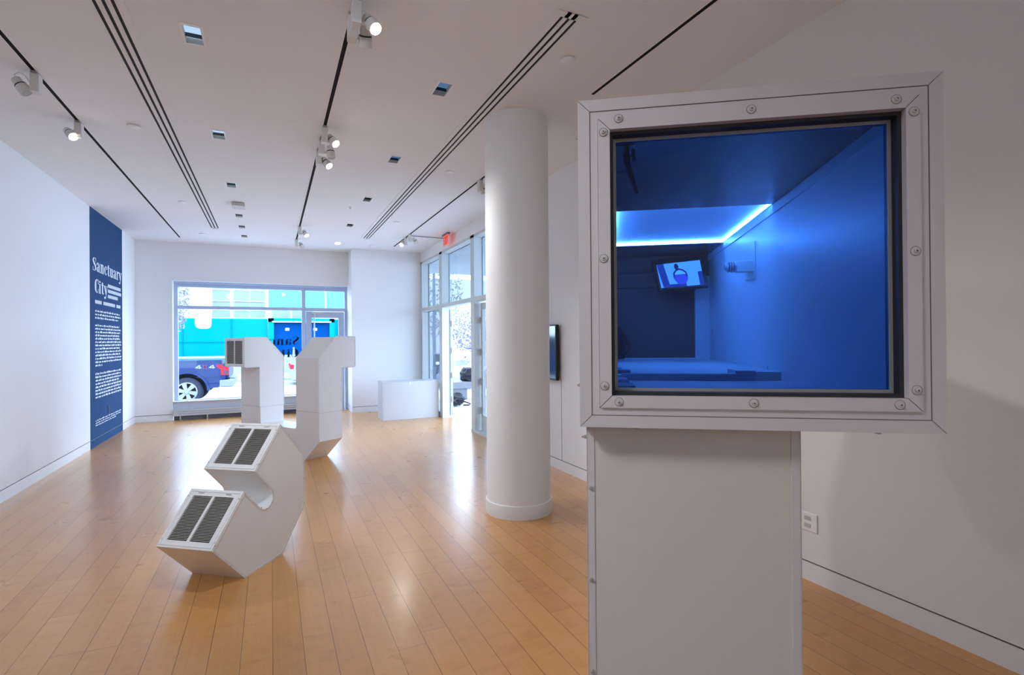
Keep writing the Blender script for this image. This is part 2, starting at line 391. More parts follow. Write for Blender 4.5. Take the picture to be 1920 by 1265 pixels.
for z in (.42, .47): m = MB(); m.box((PX+.006, 9.985, z), (PX+.008, 10.015, z+.03)); m.build('socket', BLACKP, o)

# ------------------------------------------------------------------ storefront on the right wall
GX = 3.15
s = thing('window_2', '', '', (XR, 9, 0)); del s['label'], s['category']; s['kind'] = 'structure'
m = MB()
for y0, y1 in ((11.08, 11.2), (9.632, 9.806), (7.885, 8.045), (SF0, SF0+.16)): m.box((XR, y0, 0), (GX+.02, y1, SFZ))
m.box((XR-.012, SF0, 2.128), (GX+.02, 11.2, 2.198)); m.box((XR, SF0, SFZ-.045), (GX+.02, 11.2, SFZ))
m.box((XR, 9.806, 0), (GX+.02, 11.08, .10)); m.box((XR-.01, SF0, 0), (GX+.02, 8.045, .034))
m.build('window_frame', SFRAME, s)
m = MB()
for y0, y1, z0, z1 in ((9.806, 11.08, .10, 2.128), (9.806, 11.08, 2.198, SFZ-.045), (8.045, 9.632, 2.198, SFZ-.045), (SF0+.16, 7.885, 2.198, SFZ-.045)):
    q = MB(); q.box((GX, y0, z0), (GX+.008, y1, z1)); q.build('window_pane', SFGLASS, s)
    for a in (y0, y1-.006): m.box((GX-.006, a, z0), (GX, a+.006, z1))
    m.box((GX-.006, y0, z1-.006), (GX, y1, z1))
m.build('window_trim', mat('dark_gasket', (.03, .06, .07), .5), s)

def glazed_door(name, hinge, ang, wd):
    d = thing(name, '', '', hinge, 0); del d['label'], d['category']; d['kind'] = 'structure'
    M = Matrix.Translation(V(hinge)) @ Matrix.Rotation(ang, 4, 'Z')   # local x along the leaf
    H = 2.10; st = .09
    q = MB()
    for lo, hi in (((0, -.022, .04), (st, .022, H)), ((wd-st, -.022, .04), (wd, .022, H)), ((st, -.022, H-.1), (wd-st, .022, H)), ((st, -.022, .04), (wd-st, .022, .28))): q.box(lo, hi, 0, M)
    q.build('door_frame', SFRAME, d)
    q = MB(); q.box((st, -.004, .28), (wd-st, .004, H-.1), 0, M); q.build('door_pane', SFGLASS, d)
    q = MB(); q.cyl(M @ V((wd-.05, -.06, .7)), M @ V((wd-.05, -.06, 1.5)), .012)
    for z in (.75, 1.45): q.cyl(M @ V((wd-.05, -.06, z)), M @ V((wd-.05, 0, z)), .007)
    q.build('door_handle', STEEL, d)
    for z in (.35, .82, 1.30, 1.82):
        q = MB(); q.cyl(M @ V((-.012, -.012, z-.055)), M @ V((-.012, -.012, z+.055)), .013, seg=12)
        q.box((-.005, -.028, z-.05), (.035, -.0225, z+.05), 0, M); q.build('hinge', STEEL, d)
glazed_door('door_2', (GX+.025, 9.60, 0), math.radians(90-18.6), .80)
glazed_door('door_3', (GX-.03, 7.855, 0), math.radians(-90), .69)
glazed_door('door_4', (GX-.03, 6.47, 0), math.radians(90), .69)

# ------------------------------------------------------------------ ceiling fixtures
def track(label, x, y0, y1):
    t = thing('ceiling_track', label, 'lighting track', (x, (y0+y1)/2, CE-.004), 0, 'recessed lighting tracks')
    m = MB(); m.box((x-.027, y0, CE-.004), (x-.014, y1, CE-.0005)); m.box((x+.014, y0, CE-.004), (x+.027, y1, CE-.0005)); m.build('flange', CEILM, t)
    m = MB(); m.box((x-.014, y0, CE-.002), (x+.014, y1, CE-.0005)); m.build('channel', mat('track_black', (.02, .02, .022), .9, spec=.1), t)
track('long dark ceiling track nearest the wall with the navy text panel', -1.51, -1., 11.2)
track('long dark ceiling track between the two rows of square downlights', .447, -1., 10.95)
track('short dark ceiling track ending above the blue-glass viewing box', 2.308, -1., 3.42)
track('dark ceiling track running from the column to the exit sign corner', 2.296, 4.9, 10.64)

def slot_vent(label, x0, x1, y0, y1):
    t = thing('ceiling_slot_vent', label, 'air vent', ((x0+x1)/2, (y0+y1)/2, CE-.006), 0, 'linear slot air diffusers')
    n = 3; wv = x1-x0; sl = wv/ (n*1.0+ (n-1)*.95)*.86; pitch = (wv-sl)/(n-1)
    m = MB(); ed = [x0-.045]+sum([[x0+i*pitch, x0+i*pitch+sl] for i in range(n)], [])+[x1+.045]
    for i in range(0, len(ed), 2): m.box((ed[i], y0-.05, CE-.006), (ed[i+1], y1+.05, CE-.0005))
    m.box((x0, y0-.05, CE-.006), (x1, y0, CE-.0005)); m.box((x0, y1, CE-.006), (x1, y1+.05, CE-.0005)); m.build('flange', CEILM, t)
    m = MB(); m.box((x0, y0, CE-.001), (x1, y1, CE-.0005)); m.build('slot', DARK, t)
slot_vent('triple-slot linear air vent on the ceiling side towards the navy text panel', -.905, -.79, -.5, 10.04)
slot_vent('triple-slot linear air vent crossing the ceiling towards the round column', 1.578, 1.69, 2.66, 9.97)

LENS = emis('downlight_cool_lens', (.52, .74, 1.), .85)  # faint blue glow painted on unlit lenses as a daylight reflection
LENS_REFL_DIM = emis('downlight_dim_lens', (.20, .42, .75), .35)  # weaker painted reflection for the column-side row
HOUS = mat('downlight_housing', (.55, .52, .48), .5)
TRIM = mat('downlight_trim', (.90, .90, .92), .4)
ordn = ['first', 'second', 'third', 'fourth', 'fifth', 'sixth']
proto = None
for i, (x, y) in enumerate(downs):
    row = 'text panel side' if x < 0 else 'column side'
    k = i if x < 0 else i-6
    lab = f'{ordn[k]} square recessed downlight from the camera in the row on the {row}'
    if i == 10: lab = 'small bright lit downlight at the far end of the row on the column side'
    if proto is None:
        t = thing('recessed_downlight', lab, 'downlight', (x, y, CE), 0, 'square recessed downlights'); proto = t
        m = MB(); a, c = HW, HL; fr = .014
        for lo, hi in (((-a-fr, -c-fr), (-a, c+fr)), ((a, -c-fr), (a+fr, c+fr)), ((-a, -c-fr), (a, -c)), ((-a, c), (a, c+fr))):
            m.box((x+lo[0], y+lo[1], CE-.004), (x+hi[0], y+hi[1], CE+.002))
        m.build('trim_ring', TRIM, t)
        m = MB(); th = .002
        for lo, hi in (((-a, -c), (-a+th, c)), ((a-th, -c), (a, c)), ((-a, -c), (a, -c+th)), ((-a, c-th), (a, c))):
            m.box((x+lo[0], y+lo[1], CE), (x+hi[0], y+hi[1], CE+.095))
        m.build('housing', HOUS, t)
        m = MB(); m.box((x-a+th, y+c-.062, CE+.010), (x+a-th, y+c-.054, CE+.034)); m.build('shade_bar', BLACKP, t)
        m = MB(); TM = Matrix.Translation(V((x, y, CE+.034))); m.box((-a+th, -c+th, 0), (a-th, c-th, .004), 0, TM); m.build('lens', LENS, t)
    else:
        t = copy_tree(proto, None, (x, y, CE), 0, lab)
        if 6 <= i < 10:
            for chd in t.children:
                if chd.name.startswith('lens'): chd.data = chd.data.copy(); chd.data.materials[0] = LENS_REFL_DIM
        if i == 10:
            for chd in t.children:
                if chd.name.startswith('lens'):
                    chd.data = chd.data.copy(); chd.data.materials[0] = emis('downlight_on', (1, .96, .9), 9.); chd.location.z -= .03

def track_head(label, x, y, aim, lit=False, side=1, power=0., off=.075, cable=False):
    """aim = unit-ish direction the lamp points"""
    t = thing('track_spotlight', label, 'spotlight', (x, y, CE), 0, 'white track spotlights')
    m = MB(); m.box((x-.018, y-.05, CE-.016), (x+.018, y+.05, CE-.003)); m.build('adapter', mat('adapter_grey', (.35, .34, .33), .4), t)
    m = MB(); m.rbox((x-.026, y-.038, CE-.145), (x+.026, y+.038, CE-.016), .004); m.build('driver_box', HEADW, t)
    d = V(aim).normalized(); c = V((x+side*off, y, CE-.112)); p0 = c-d*.062; p1 = c+d*.055
    m = MB(); m.cyl((x+side*.02, y, CE-.125), c, .011, seg=12); m.build('arm', HEADW, t)
    m = MB(); m.lathe([(0, 0), (.026, 0), (.030, .004), (.030, .052)], p0, d, 24); m.lathe([(.036, .058), (.040, .062), (.040, .112), (.037, .117), (.034, .117), (.034, .104), (0, .104)], p0, d, 24)
    m.lathe([(0, .051), (.03, .052), (.036, .058)], p0, d, 24); hd = m.build('lamp_head', HEADW, t)
    m = MB(); m.lathe([(.0305, .050), (.037, .0505), (.037, .0575), (.0305, .058)], p0, d, 24); m.build('band', BLACKP, hd)
    q = MB(); q.lathe([(0, .1135), (.0338, .1135)], p0, d, 24); q.build('lens', LAMPON if lit else mat('lens_grey', (.5, .5, .5), .2), hd)
    if cable:
        m = MB(); a = p0; m.tube([a, a+V((-.005, 0, .03)), a+V((.02, 0, .05)), a+V((.055, 0, .03)), V((x-.026, y, CE-.09))], .0035); m.build('cable', HEADW, t)
    if lit and power:
        li = bpy.data.lights.new('spot', 'SPOT'); li.energy = power; li.spot_size = math.radians(75); li.spot_blend = .8; li.shadow_soft_size = .035; li.color = (.94, .95, .96)
        lo = bpy.data.objects.new('spot_beam', li); COL.objects.link(lo); lo.location = p0+d*.125
        lo.rotation_euler = d.to_track_quat('-Z', 'Y').to_euler(); lo.parent = t; lo.location = INV[t.name] @ (p0+d*.125)
SPW = 72.
track_head('unlit white spotlight with a looped cable, on the track by the text panel wall', -1.51, 4.77, (.55, -.1, -.8), False, -1, cable=True, off=.08)
track_head('lit white spotlight on the track by the text panel wall', -1.51, 5.68, (.55, -.55, -.62), True, -1, SPW, off=.06)
track_head('large glaring lit spotlight at the top edge of the photo, on the middle track', .447, 3.02, (.35, -.55, -.75), True, 1, SPW, off=.085)
track_head('unlit white spotlight just below the large glaring lamp on the middle track', .447, 3.17, (.1, .6, -.8), False, 1, off=.075)
track_head('lit spotlight of the middle track trio, the one closest to the camera', .447, 4.93, (.45, -.55, -.7), True, 1, SPW, off=.07)
track_head('unlit spotlight between two lit ones in the middle track trio', .447, 5.25, (.1, -.1, -1), False, 1, off=.085)
track_head('lit spotlight of the middle track trio, the one deepest in the room', .447, 5.57, (.45, -.5, -.72), True, 1, SPW, off=.075)
track_head('small lit spotlight near the window end of the middle track', .447, 9.36, (.35, -.5, -.8), True, 1, SPW*.6, off=.085)
track_head('unlit spotlight at the very window end of the middle track', .447, 10.55, (.5, -.1, -.9), False, 1, off=.085)
track_head('unlit white spotlight hanging right beside the round column', 2.296, 5.80, (.3, .2, -.9), False, 1, off=.04)
track_head('unlit spotlight where the thin branch leaves the exit sign track', 2.296, 9.29, (.6, .2, -.7), False, 1, off=.10)
track_head('lit spotlight on the exit sign track near the white plinth', 2.296, 9.62, (-.45, -.5, -.72), True, -1, SPW, off=.06)
t = thing('ceiling_track_branch', 'thin grey branch rod running from the ceiling track to the storefront wall', 'track', (2.65, 9.37, CE))
m = MB(); m.box((2.32, 9.362, CE-.02), (XR, 9.376, CE-.006)); m.build('rod', mat('rod_grey', (.30, .31, .34), .4), t)
for x in (2.325, XR-.02): m = MB(); m.box((x, 9.352, CE-.028), (x+.02, 9.386, CE)); m.build('end_clip', HEADW, t)

# exit sign
e = thing('exit_sign', 'glowing red EXIT sign hanging from the ceiling by the storefront', 'exit sign', (2.885, 9.0, CE))
m = MB(); m.rbox((2.86, 8.83, CE-.028), (2.91, 9.17, CE), .004); m.build('housing', mat('exit_housing', (.16, .14, .16), .4), e)
m = MB(); m.box((2.881, 8.86, CE-.205), (2.889, 9.14, CE-.028)); pl = m.build('sign_panel', emis('exit_glow', (1., .16, .15), .95), e)
m = MB()
def ebox(a0, a1, b0, b1):   # read from the room: reading direction is -Y
    for sx in (2.8795, 2.889): m.box((sx, 9.12-a0, CE-.19+b0), (sx+.0015, 9.12-a1, CE-.19+b1))
hh = .14
ebox(0, .016, 0, hh); ebox(.016, .05, 0, .018); ebox(.016, .045, .062, .078); ebox(.016, .05, hh-.018, hh)
for k in range(12):
    q = k/12; ebox(.07+.05*q, .088+.05*q, q*hh, (q+1/12)*hh); ebox(.12-.05*q, .138-.05*q, q*hh, (q+1/12)*hh)
ebox(.155, .172, 0, hh); ebox(.185, .245, hh-.018, hh); ebox(.207, .223, 0, hh-.018)
m.build('lettering', mat('exit_letters', (.5, .02, .02), .5), pl)

# round ceiling discs, detector, sprinkler
proto = None
for i, (x, y, lab) in enumerate(((-1.095, 5.588, 'flat white ceiling disc near the lit spotlight by the text panel wall'), (-1.095, 8.34, 'flat white ceiling disc above the navy text panel'),
        (-1.095, 10.67, 'flat white ceiling disc close to the front window wall, by the text panel wall'), (1.868, 3.06, 'flat white ceiling disc between the vent end and the viewing box'), (1.868, 5.67, 'flat white ceiling disc just beside the top of the column'),
        (1.86, 8.42, 'flat white ceiling disc beside the far part of the column-side vent'), (1.855, 10.69, 'flat white ceiling disc in front of the white wall by the plinth'))):
    if proto is None:
        t = thing('ceiling_disc', lab, 'ceiling disc', (x, y, CE), 0, 'round white ceiling discs'); proto = t
        m = MB(); m.lathe([(0, -.012), (.048, -.012), (.052, -.009), (.052, -.004), (.046, -.004), (.046, 0)], (x, y, CE), seg=32); m.build('disc', TRIM, t)
    else: copy_tree(proto, None, (x, y, CE), 0, lab)
t = thing('ceiling_projector', 'small white box mounted under the ceiling among the text-panel-side downlights', 'ceiling unit', (-.40, 8.16, CE))
m = MB(); m.rbox((-.48, 8.05, CE-.055), (-.32, 8.27, CE-.006), .006); m.build('body', mat('unit_grey', (.6, .58, .57), .5), t)
m = MB(); m.box((-.44, 8.1, CE-.006), (-.36, 8.22, CE)); m.build('mount_plate', HEADW, t)
t = thing('ceiling_sprinkler', 'tiny sprinkler head on the bare ceiling beside the column-side downlights', 'sprinkler', (1.045, 7.735, CE))
m = MB(); m.lathe([(0, -.03), (.014, -.03), (.014, -.026), (.005, -.024), (.005, -.006), (.02, -.004), (.02, 0)], (1.045, 7.735, CE), seg=16); m.build('nozzle', STEEL, t)

# ------------------------------------------------------------------ return grille helper
def grille(parent, O, U, W, N, w, h, n, border=.045):
    """O lower corner, U across, W along the stack of slats, N outward"""
    O, U, W, N = V(O), V(U).normalized(), V(W).normalized(), V(N).normalized()
    F = Matrix((( U.x, W.x, N.x, O.x), (U.y, W.y, N.y, O.y), (U.z, W.z, N.z, O.z), (0, 0, 0, 1)))
    m = MB(); t1 = .012
    for lo, hi in (((0, 0), (w, border)), ((0, h-border), (w, h)), ((0, border), (border, h-border)), ((w-border, border), (w, h-border)), ((w/2-.009, border), (w/2+.009, h-border))):
        m.box((*lo, 0), (*hi, t1), 0, F)
    g = .014                                   # raised inner frame outline
    for lo, hi in (((g, g), (w-g, g+.004)), ((g, h-g-.004), (w-g, h-g)), ((g, g), (g+.004, h-g)), ((w-g-.004, g), (w-g, h-g))):
        m.box((*lo, t1), (*hi, t1+.003), 0, F)
    fr = m.build('grille_frame', GRILLE, parent)
    m = MB(); m.box((border, border, .0), (w-border, h-border, .0015), 0, F); m.build('filter_backing', GDARK, fr)
    m = MB(); H = h-2*border; p = H/n
    for c0, c1 in ((border, w/2-.009), (w/2+.009, w-border)):
        for i in range(n+1):
            y = border+i*p
            a, bq = max(border, y-p*.16), min(h-border, y+p*.16)
            m.add([F @ V(q) for q in ((c0, a, .0115), (c1, a, .0115), (c1, bq, .010), (c0, bq, .010))], [(0, 1, 2, 3)], 0)
    m.build('louvers', LOUV, fr)
    for uu in (w*.24, w*.76):
        m = MB(); m.rbox((uu-.02, h-.03, t1), (uu+.02, h-.022, t1+.004), .0015, 0, F); m.build('latch', STEEL, fr)
    for a, c in ((.007, .05), (.007, h-.05), (w-.007, .05), (w-.007, h-.05)):
        q = F @ V((a, c, t1)); m = MB(); m.lathe([(0, .0025), (.0035, .002), (.005, 0)], q, N, 10); m.build('screw', SCREW, fr)

def edge_strips(m, pts3, w=.012, t=.0015, closed=True, N=None):
    """flat flange strips just inside the outline of a planar face (pts3 in order), raised along N"""
    n = len(pts3); c = sum((V(p) for p in pts3), V())/n; N = V(N)
    for i in range(n if closed else n-1):
        a, bq = V(pts3[i]), V(pts3[(i+1) % n]); d = (bq-a).normalized(); inn = N.cross(d)
        m.add([a, bq, bq+inn*w, a+inn*w, a+N*t, bq+N*t, bq+inn*w+N*t, a+inn*w+N*t], [(0,1,5,4),(1,2,6,5),(2,3,7,6),(3,0,4,7),(4,5,6,7)])

def arc(cx, cy, r, a0, a1, n): return [(cx+r*math.cos(math.radians(a0+(a1-a0)*i/n)), cy+r*math.sin(math.radians(a0+(a1-a0)*i/n))) for i in range(n+1)]

# ------------------------------------------------------------------ tilted small duct sculpture
sc = thing('duct_sculpture', 'short white metal duct lying tilted on the wood floor, two dark grilles facing up', 'sculpture', (-.16, 3.705, 0))
E0 = V((-.16, 3.705, 0)); SA = V((.6, .8, 0)); SN = V((.8, -.6, 0)); SD = .388; Z = V((0, 0, 1))
outl = [(0, 0), (.374, 0), (.634, .262), (.634, .648), (.370, .910), (.105, .644), (.252, .497)]
outl += arc(.2075, .4475, .0675, 45, -135, 10)[0:] + [(.010, .541), (-.258, .268)]
# rounded inner corner: replace with explicit arc bulging to lower right
outl = [(0, 0), (.374, 0), (.634, .262), (.634, .648), (.370, .910), (.105, .645)] + [(.255, .495)] + arc(.206, .444, .0705, 46, -136, 12) + [(.155, .393), (.006, .541), (-.262, .270)]
m = MB(); m.prism(outl, E0, SA, Z, -SN*SD); body = m.build('duct_body', DUCT, sc)
m = MB(); edge_strips(m, [E0+SA*a+Z*z for a, z in outl], .013, .0018, True, SN); m.build('seam_flange', DUCTE, sc)
for a, z in ((.60, .30), (.628, .47), (.55, .725), (.45, .825), (.33, .86), (.14, .69), (.20, .545), (.275, .47), (.27, .40), (.21, .373), (.16, .395), (.05, .50), (-.02, .505), (-.245, .30), (-.12, .13), (.12, .008), (.3, .008), (.47, .105)):
    m = MB(); m.lathe([(0, .004), (.004, .0035), (.0055, .0015)], E0+SA*a+Z*z, SN, 10); m.build('screw', SCREW, sc)
def face_grille(p, q, n):      # opening face between profile points p (low) and q (high); outward is up-left
    a = E0+SA*p[0]+Z*p[1]; c = E0+SA*q[0]+Z*q[1]; Wd = (c-a); nn = (-SA+Z).normalized()
    grille(sc, a-SN*SD, SN, Wd, nn, SD, Wd.length, n)
face_grille((-.262, .270), (.006, .541), 31)
face_grille((.105, .645), (.370, .910), 31)

# ------------------------------------------------------------------ tall U shaped duct sculpture
us = thing('duct_sculpture', 'tall white U-shaped duct standing on the floor, its two hooked arms turned apart', 'sculpture', (.372, 7.01, 0))
A0 = V((.372, 7.01, 0)); UB = V((.843, .538, 0)).normalized(); UA = V((UB.y, -UB.x, 0)); S = .345
aL0, aL1, aR0, aR1, JZ = -1.402, -.942, -.160, .296, .615
uo = [(aL0+.27, 0), (0, 0), (aR1, .262), (aR1, JZ), (aR0, JZ)] + arc(aR0-.035, .386+.035, .035, 0, -90, 5) + arc(aL1+.035, .386+.035, .035, -90, -180, 5) + [(aL1, JZ), (aL0, JZ), (aL0, .262)]
m = MB(); m.prism(uo, A0, UA, Z, UB*S); m.build('base_duct', DUCT, us)
headR = [(0, JZ+.003), (0, 1.291), (.247, 1.552), (.557, 1.552), (.557, 1.165), (S+.008, 1.165), (S, 1.157), (S, JZ+.003)]
headL = [(S-a, z) for a, z in headR]
m = MB(); m.prism(headR, A0+UA*aR0, UB, Z, UA*(aR1-aR0)); m.build('arm', DUCT, us)
m = MB(); m.prism(headL, A0+UA*aL0, UB, Z, UA*(aL1-aL0)); m.build('arm', DUCT, us)
m = MB(); e_ = .004
for a0, a1 in ((aL0, aL1), (aR0, aR1)):
    m.prism([(a0+e_, -0.0+e_), (a1-e_, e_), (a1-e_, S-e_), (a0+e_, S-e_)], A0+Z*(JZ-.002), UA, UB, Z*.007)
m.build('joint', SEAM, us)
m = MB()
edge_strips(m, [A0+UA*aR1+UB*a+Z*z for a, z in headR], .011, .0015, True, UA)
edge_strips(m, [A0+UA*aL1+UB*a+Z*z for a, z in headL][::-1], .011, .0015, True, UA)
m.build('seam_flange', DUCTE, us)
for a, z in ((.012, .9), (.012, 1.2), (.2, 1.49), (.44, 1.545), (.545, 1.5), (.545, 1.2), (.335, 1.0), (.335, .75), (.10, 1.385)): 
    m = MB(); m.lathe([(0, .004), (.004, .0035), (.0055, .001)], A0+UA*aR1+UB*a+Z*z, UA, 8); m.build('screw', SCREW, us)
grille(us, A0+UA*aL0+UB*(S-.557)+Z*1.165, UA, Z, -UB, aL1-aL0, .387, 30, .04)
grille(us, A0+UA*aR1+UB*.557+Z*1.165, -UA, Z, UB, aR1-aR0, .387, 30, .04)

# ------------------------------------------------------------------ viewing box sculpture
th = math.radians(-34.5); BU = V((math.cos(th), math.sin(th), 0)); BN = V((-BU.y, BU.x, 0)); P0 = V((.584, .92, 1.317))
F = Matrix(((BU.x, BN.x, 0, P0.x), (BU.y, BN.y, 0, P0.y), (0, 0, 1, P0.z), (0, 0, 0, 1)))   # local (u, depth, z)
FI = F
px = thing('viewing_box_sculpture', 'large white square viewing box with a blue window on a white pedestal', 'sculpture', (P0.x+BU.x*.23+BN.x*.26, P0.y+BU.y*.23+BN.y*.26, 0), th)
SZ, DEP = .681, 1.95
PD0, PD1, PU0, PU1 = .055, .47, .0135, .444
m = MB(); m.box((PU0, PD0, -1.317), (PU1, PD1, 0.), 0, F); ped = m.build('pedestal', mat('pedestal_paint', (.74, .68, .62), .5, noise=.02, nscale=4.), px)
m = MB()
m.box((PU0-.0012, PD0-.0022, -1.317), (PU0+.0145, PD0, -.0005), 0, F); m.box((PU1-.0165, PD0-.0022, -1.317), (PU1+.0012, PD0, -.0005), 0, F)
m.box((PU0-.0018, PD0-.0022, -1.317), (PU0, PD1, -.0005), 0, F); m.box((PU1, PD0-.0022, -1.317), (PU1+.0018, PD1, -.0005), 0, F)
m.build('corner_angle', BOXM, ped)
for z in (-.141, -.341, -.54, -.74, -.94, -1.14):
    m = MB(); c = F @ V((PU0+.0068, PD0-.0022, z)); m.lathe([(0, .0045), (.003, .0043), (.0042, .0028), (.0046, 0)], c, -BN, 14); m.build('bolt', SCREW, ped)
for u, z in ((PU0-.002, -.04), (PU1+.002, -.42), (PU1+.002, -.62)):
    m = MB(); c = F @ V((u, PD0+.05, z)); d_ = -BU if u < .2 else BU; m.cyl(c, c+d_*.006, .0045, seg=6, smooth=False); m.cyl(c+d_*.006, c+d_*.012, .0022, seg=10); m.build('nut', SCREW, ped)
# shell (hollow tunnel)
m = MB(); T = .012
for lo, hi in (((0, .004, 0), (T, DEP, SZ)), ((SZ-T, .004, 0), (SZ, DEP, SZ)), ((T, .004, 0), (SZ-T, DEP, T)), ((T, .004, SZ-T), (SZ-T, DEP, SZ)), ((T, DEP-T, T), (SZ-T, DEP, SZ-T))): m.box(lo, hi, 0, F)
m.build('casing', BOXM, px)
def ring(o, i, d0, d1, name, mt, gap=.0006):
    """four mitred bars from outer inset o to inner inset i"""
    m = MB(); a, b_ = o, SZ-o; c, d_ = i, SZ-i
    quads = [[(a, a), (b_, a), (d_, c), (c, c)], [(b_, a), (b_, b_), (d_, d_), (d_, c)], [(b_, b_), (a, b_), (c, d_), (d_, d_)], [(a, b_), (a, a), (c, c), (c, d_)]]
    for q in quads:
        cx = sum(p[0] for p in q)/4; cz = sum(p[1] for p in q)/4
        # shrink mitre ends slightly to leave a hairline joint
        qq = []
        e1 = V((q[1][0]-q[0][0], q[1][1]-q[0][1], 0)).normalized()*gap*1.5
        qq = [(q[0][0]+e1.x, q[0][1]+e1.y), (q[1][0]-e1.x, q[1][1]-e1.y), (q[2][0]-e1.x, q[2][1]-e1.y), (q[3][0]+e1.x, q[3][1]+e1.y)]
        m.prism(qq, F @ V((0, d0, 0)), BU, Z, BN*(d1-d0))
    return m.build(name, mt, px)
ring(0, .0242, 0, .012, 'outer_flange', BOXM)
ring(.0248, .0405, .0012, .012, 'channel_frame', BOXM, 0.)
ring(.0250-.0012, .0258, .0008, .0016, 'seam_line', SEAM, 0.)
rim = ring(.041, .0655, -.0035, .030, 'glazing_frame', BOXM)
ring(.0655, .0725, .012, .034, 'gasket', GASKET, 0.)
ring(.0700, .0790, .0345, .048, 'glazing_tape', GREYSTRIP, 0.)
m = MB(); m.box((.012, .030, .012), (.0655, .046, SZ-.012), 0, F); m.box((SZ-.0655, .030, .012), (SZ-.012, .046, SZ-.012), 0, F); m.box((.0655, .030, .012), (SZ-.0655, .046, .0655), 0, F); m.box((.0655, .030, SZ-.0655), (SZ-.0655, .046, SZ-.012), 0, F)
m.build('backing_frame', BOXM, px)
m = MB(); m.box((.066, .0365, .066), (SZ-.066, .0405, SZ-.066), 0, F); m.build('glass_pane', BLUEGLASS, px)
for u, z in ((.0839, .6362), (.3409, .6345), (.5994, .6322), (.0528, .6102), (.0515, .349), (.0512, .086), (.6292, .6068), (.6292, .3437), (.6292, .0821), (.0801, .0532), (.3406, .0540), (.6001, .0542)):
    m = MB(); c = F @ V((u, -.0035, z)); m.lathe([(0, .0016), (.0078, .0016), (.0084, .0008), (.0086, 0)], c, -BN, 26)
    m.lathe([(.0042, .0016), (.0044, .004), (.0036, .0052), (0, .0056)], c, -BN, 6, smooth=False)
    bo = m.build('bolt', mat('bolt_painted', (.66, .63, .62), .35, .25, noise=.08, nscale=200.), rim)
    m = MB(); m.lathe([(.0086, .0), (.0092, .0004), (.0092, 0)], c, -BN, 26); m.lathe([(.0018, .0057), (.0, .0058)], c, -BN, 6); m.build('washer_edge', SEAM, bo)
for u, z, d_ in ((0, .612, -BU), (0, .085, -BU), (SZ, .083, BU)):
    m = MB(); c = F @ V((u, .022, z)); m.cyl(c, c+d_*.0035, .0036, seg=6, smooth=False); m.cyl(c+d_*.0035, c+d_*.006, .002, seg=10); m.build('nut', SCREW, px)
for u in (.116, .573):
    m = MB(); c = F @ V((u, .02, 0)); m.cyl(c, c-Z*.005, .0055, seg=6, smooth=False); m.build('nut', SCREW, px)
# --- interior seen through the blue glass
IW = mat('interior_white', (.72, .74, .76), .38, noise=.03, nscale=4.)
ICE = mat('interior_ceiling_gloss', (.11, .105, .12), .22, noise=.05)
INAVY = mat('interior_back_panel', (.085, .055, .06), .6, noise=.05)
UR, IZ0, IZ1 = .634, .055, .637
LP = (.098, .626, .793, 1.502)                                  # light recess in the ceiling
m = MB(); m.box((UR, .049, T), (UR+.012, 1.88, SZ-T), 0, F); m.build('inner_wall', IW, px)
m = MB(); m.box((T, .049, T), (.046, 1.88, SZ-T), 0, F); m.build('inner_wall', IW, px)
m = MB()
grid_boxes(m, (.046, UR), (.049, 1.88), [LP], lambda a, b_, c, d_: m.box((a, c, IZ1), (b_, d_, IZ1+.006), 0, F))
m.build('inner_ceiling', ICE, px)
m = MB(); m.box((UR-.006, .049, .607), (UR, 1.86, .6365), 0, F); m.box((.046, .049, .6145), (UR-.006, .062, .6365), 0, F); m.build('ceiling_trim', IW, px)
m = MB(); m.box((LP[0]-.02, LP[2]-.02, .652), (LP[1], LP[3]+.02, .657), 0, F); tray = m.build('light_tray', mat('tray_white', (.8, .82, .85), .5), px)
LED = emis('led_strip', (.88, .96, 1.), 98.)
m = MB()
m.box((LP[0]-.002, LP[2]-.002, .6380), (LP[0], LP[3]+.002, .652), 0, F); m.box((LP[1], LP[2]-.002, .6380), (LP[1]+.002, LP[3]+.002, .652), 0, F)
m.box((LP[0], LP[2]-.002, .6380), (LP[1], LP[2], .652), 0, F); m.box((LP[0], LP[3], .6380), (LP[1], LP[3]+.002, .652), 0, F)
m.build('light_strip', LED, tray)
m = MB(); m.box((.046, .048, T), (UR, .555, IZ0), 0, F); m.build('inner_floor', IW, px)
m = MB(); m.box((.046, .748, T), (UR, 1.88, .069), 0, F); m.box((.046, .555, T), (.50, .748, .0695), 0, F); m.build('inner_ledge', IW, px)
m = MB(); m.rbox((.11, .553, .0695), (.455, .575, .0755), .001, 0, F); m.rbox((.445, .56, .0695), (.505, .66, .0845), .003, 0, F); m.build('ledge_rail', IW, px)
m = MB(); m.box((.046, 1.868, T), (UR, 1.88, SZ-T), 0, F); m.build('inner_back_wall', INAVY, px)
m = MB(); m.box((.558, 1.845, .069), (UR, 1.868, .52), 0, F); m.box((.046, 1.845, .069), (.558, 1.868, .0765), 0, F); m.build('back_frame', IW, px)
m = MB(); m.box((.046, 1.855, .465), (.50, 1.868, .468), 0, F); m.box((.046, 1.855, .545), (.50, 1.868, .5475), 0, F); m.build('back_panel_joint', SEAM, px)
m = MB(); m.box((UR-.004, 1.79, .105), (UR, 1.80, .232), 0, F); m.build('door_handle', STEEL, px)
m = MB(); m.box((UR-.003, .88, .069), (UR, 1.86, .082), 0, F); m.build('inner_baseboard', IW, px)
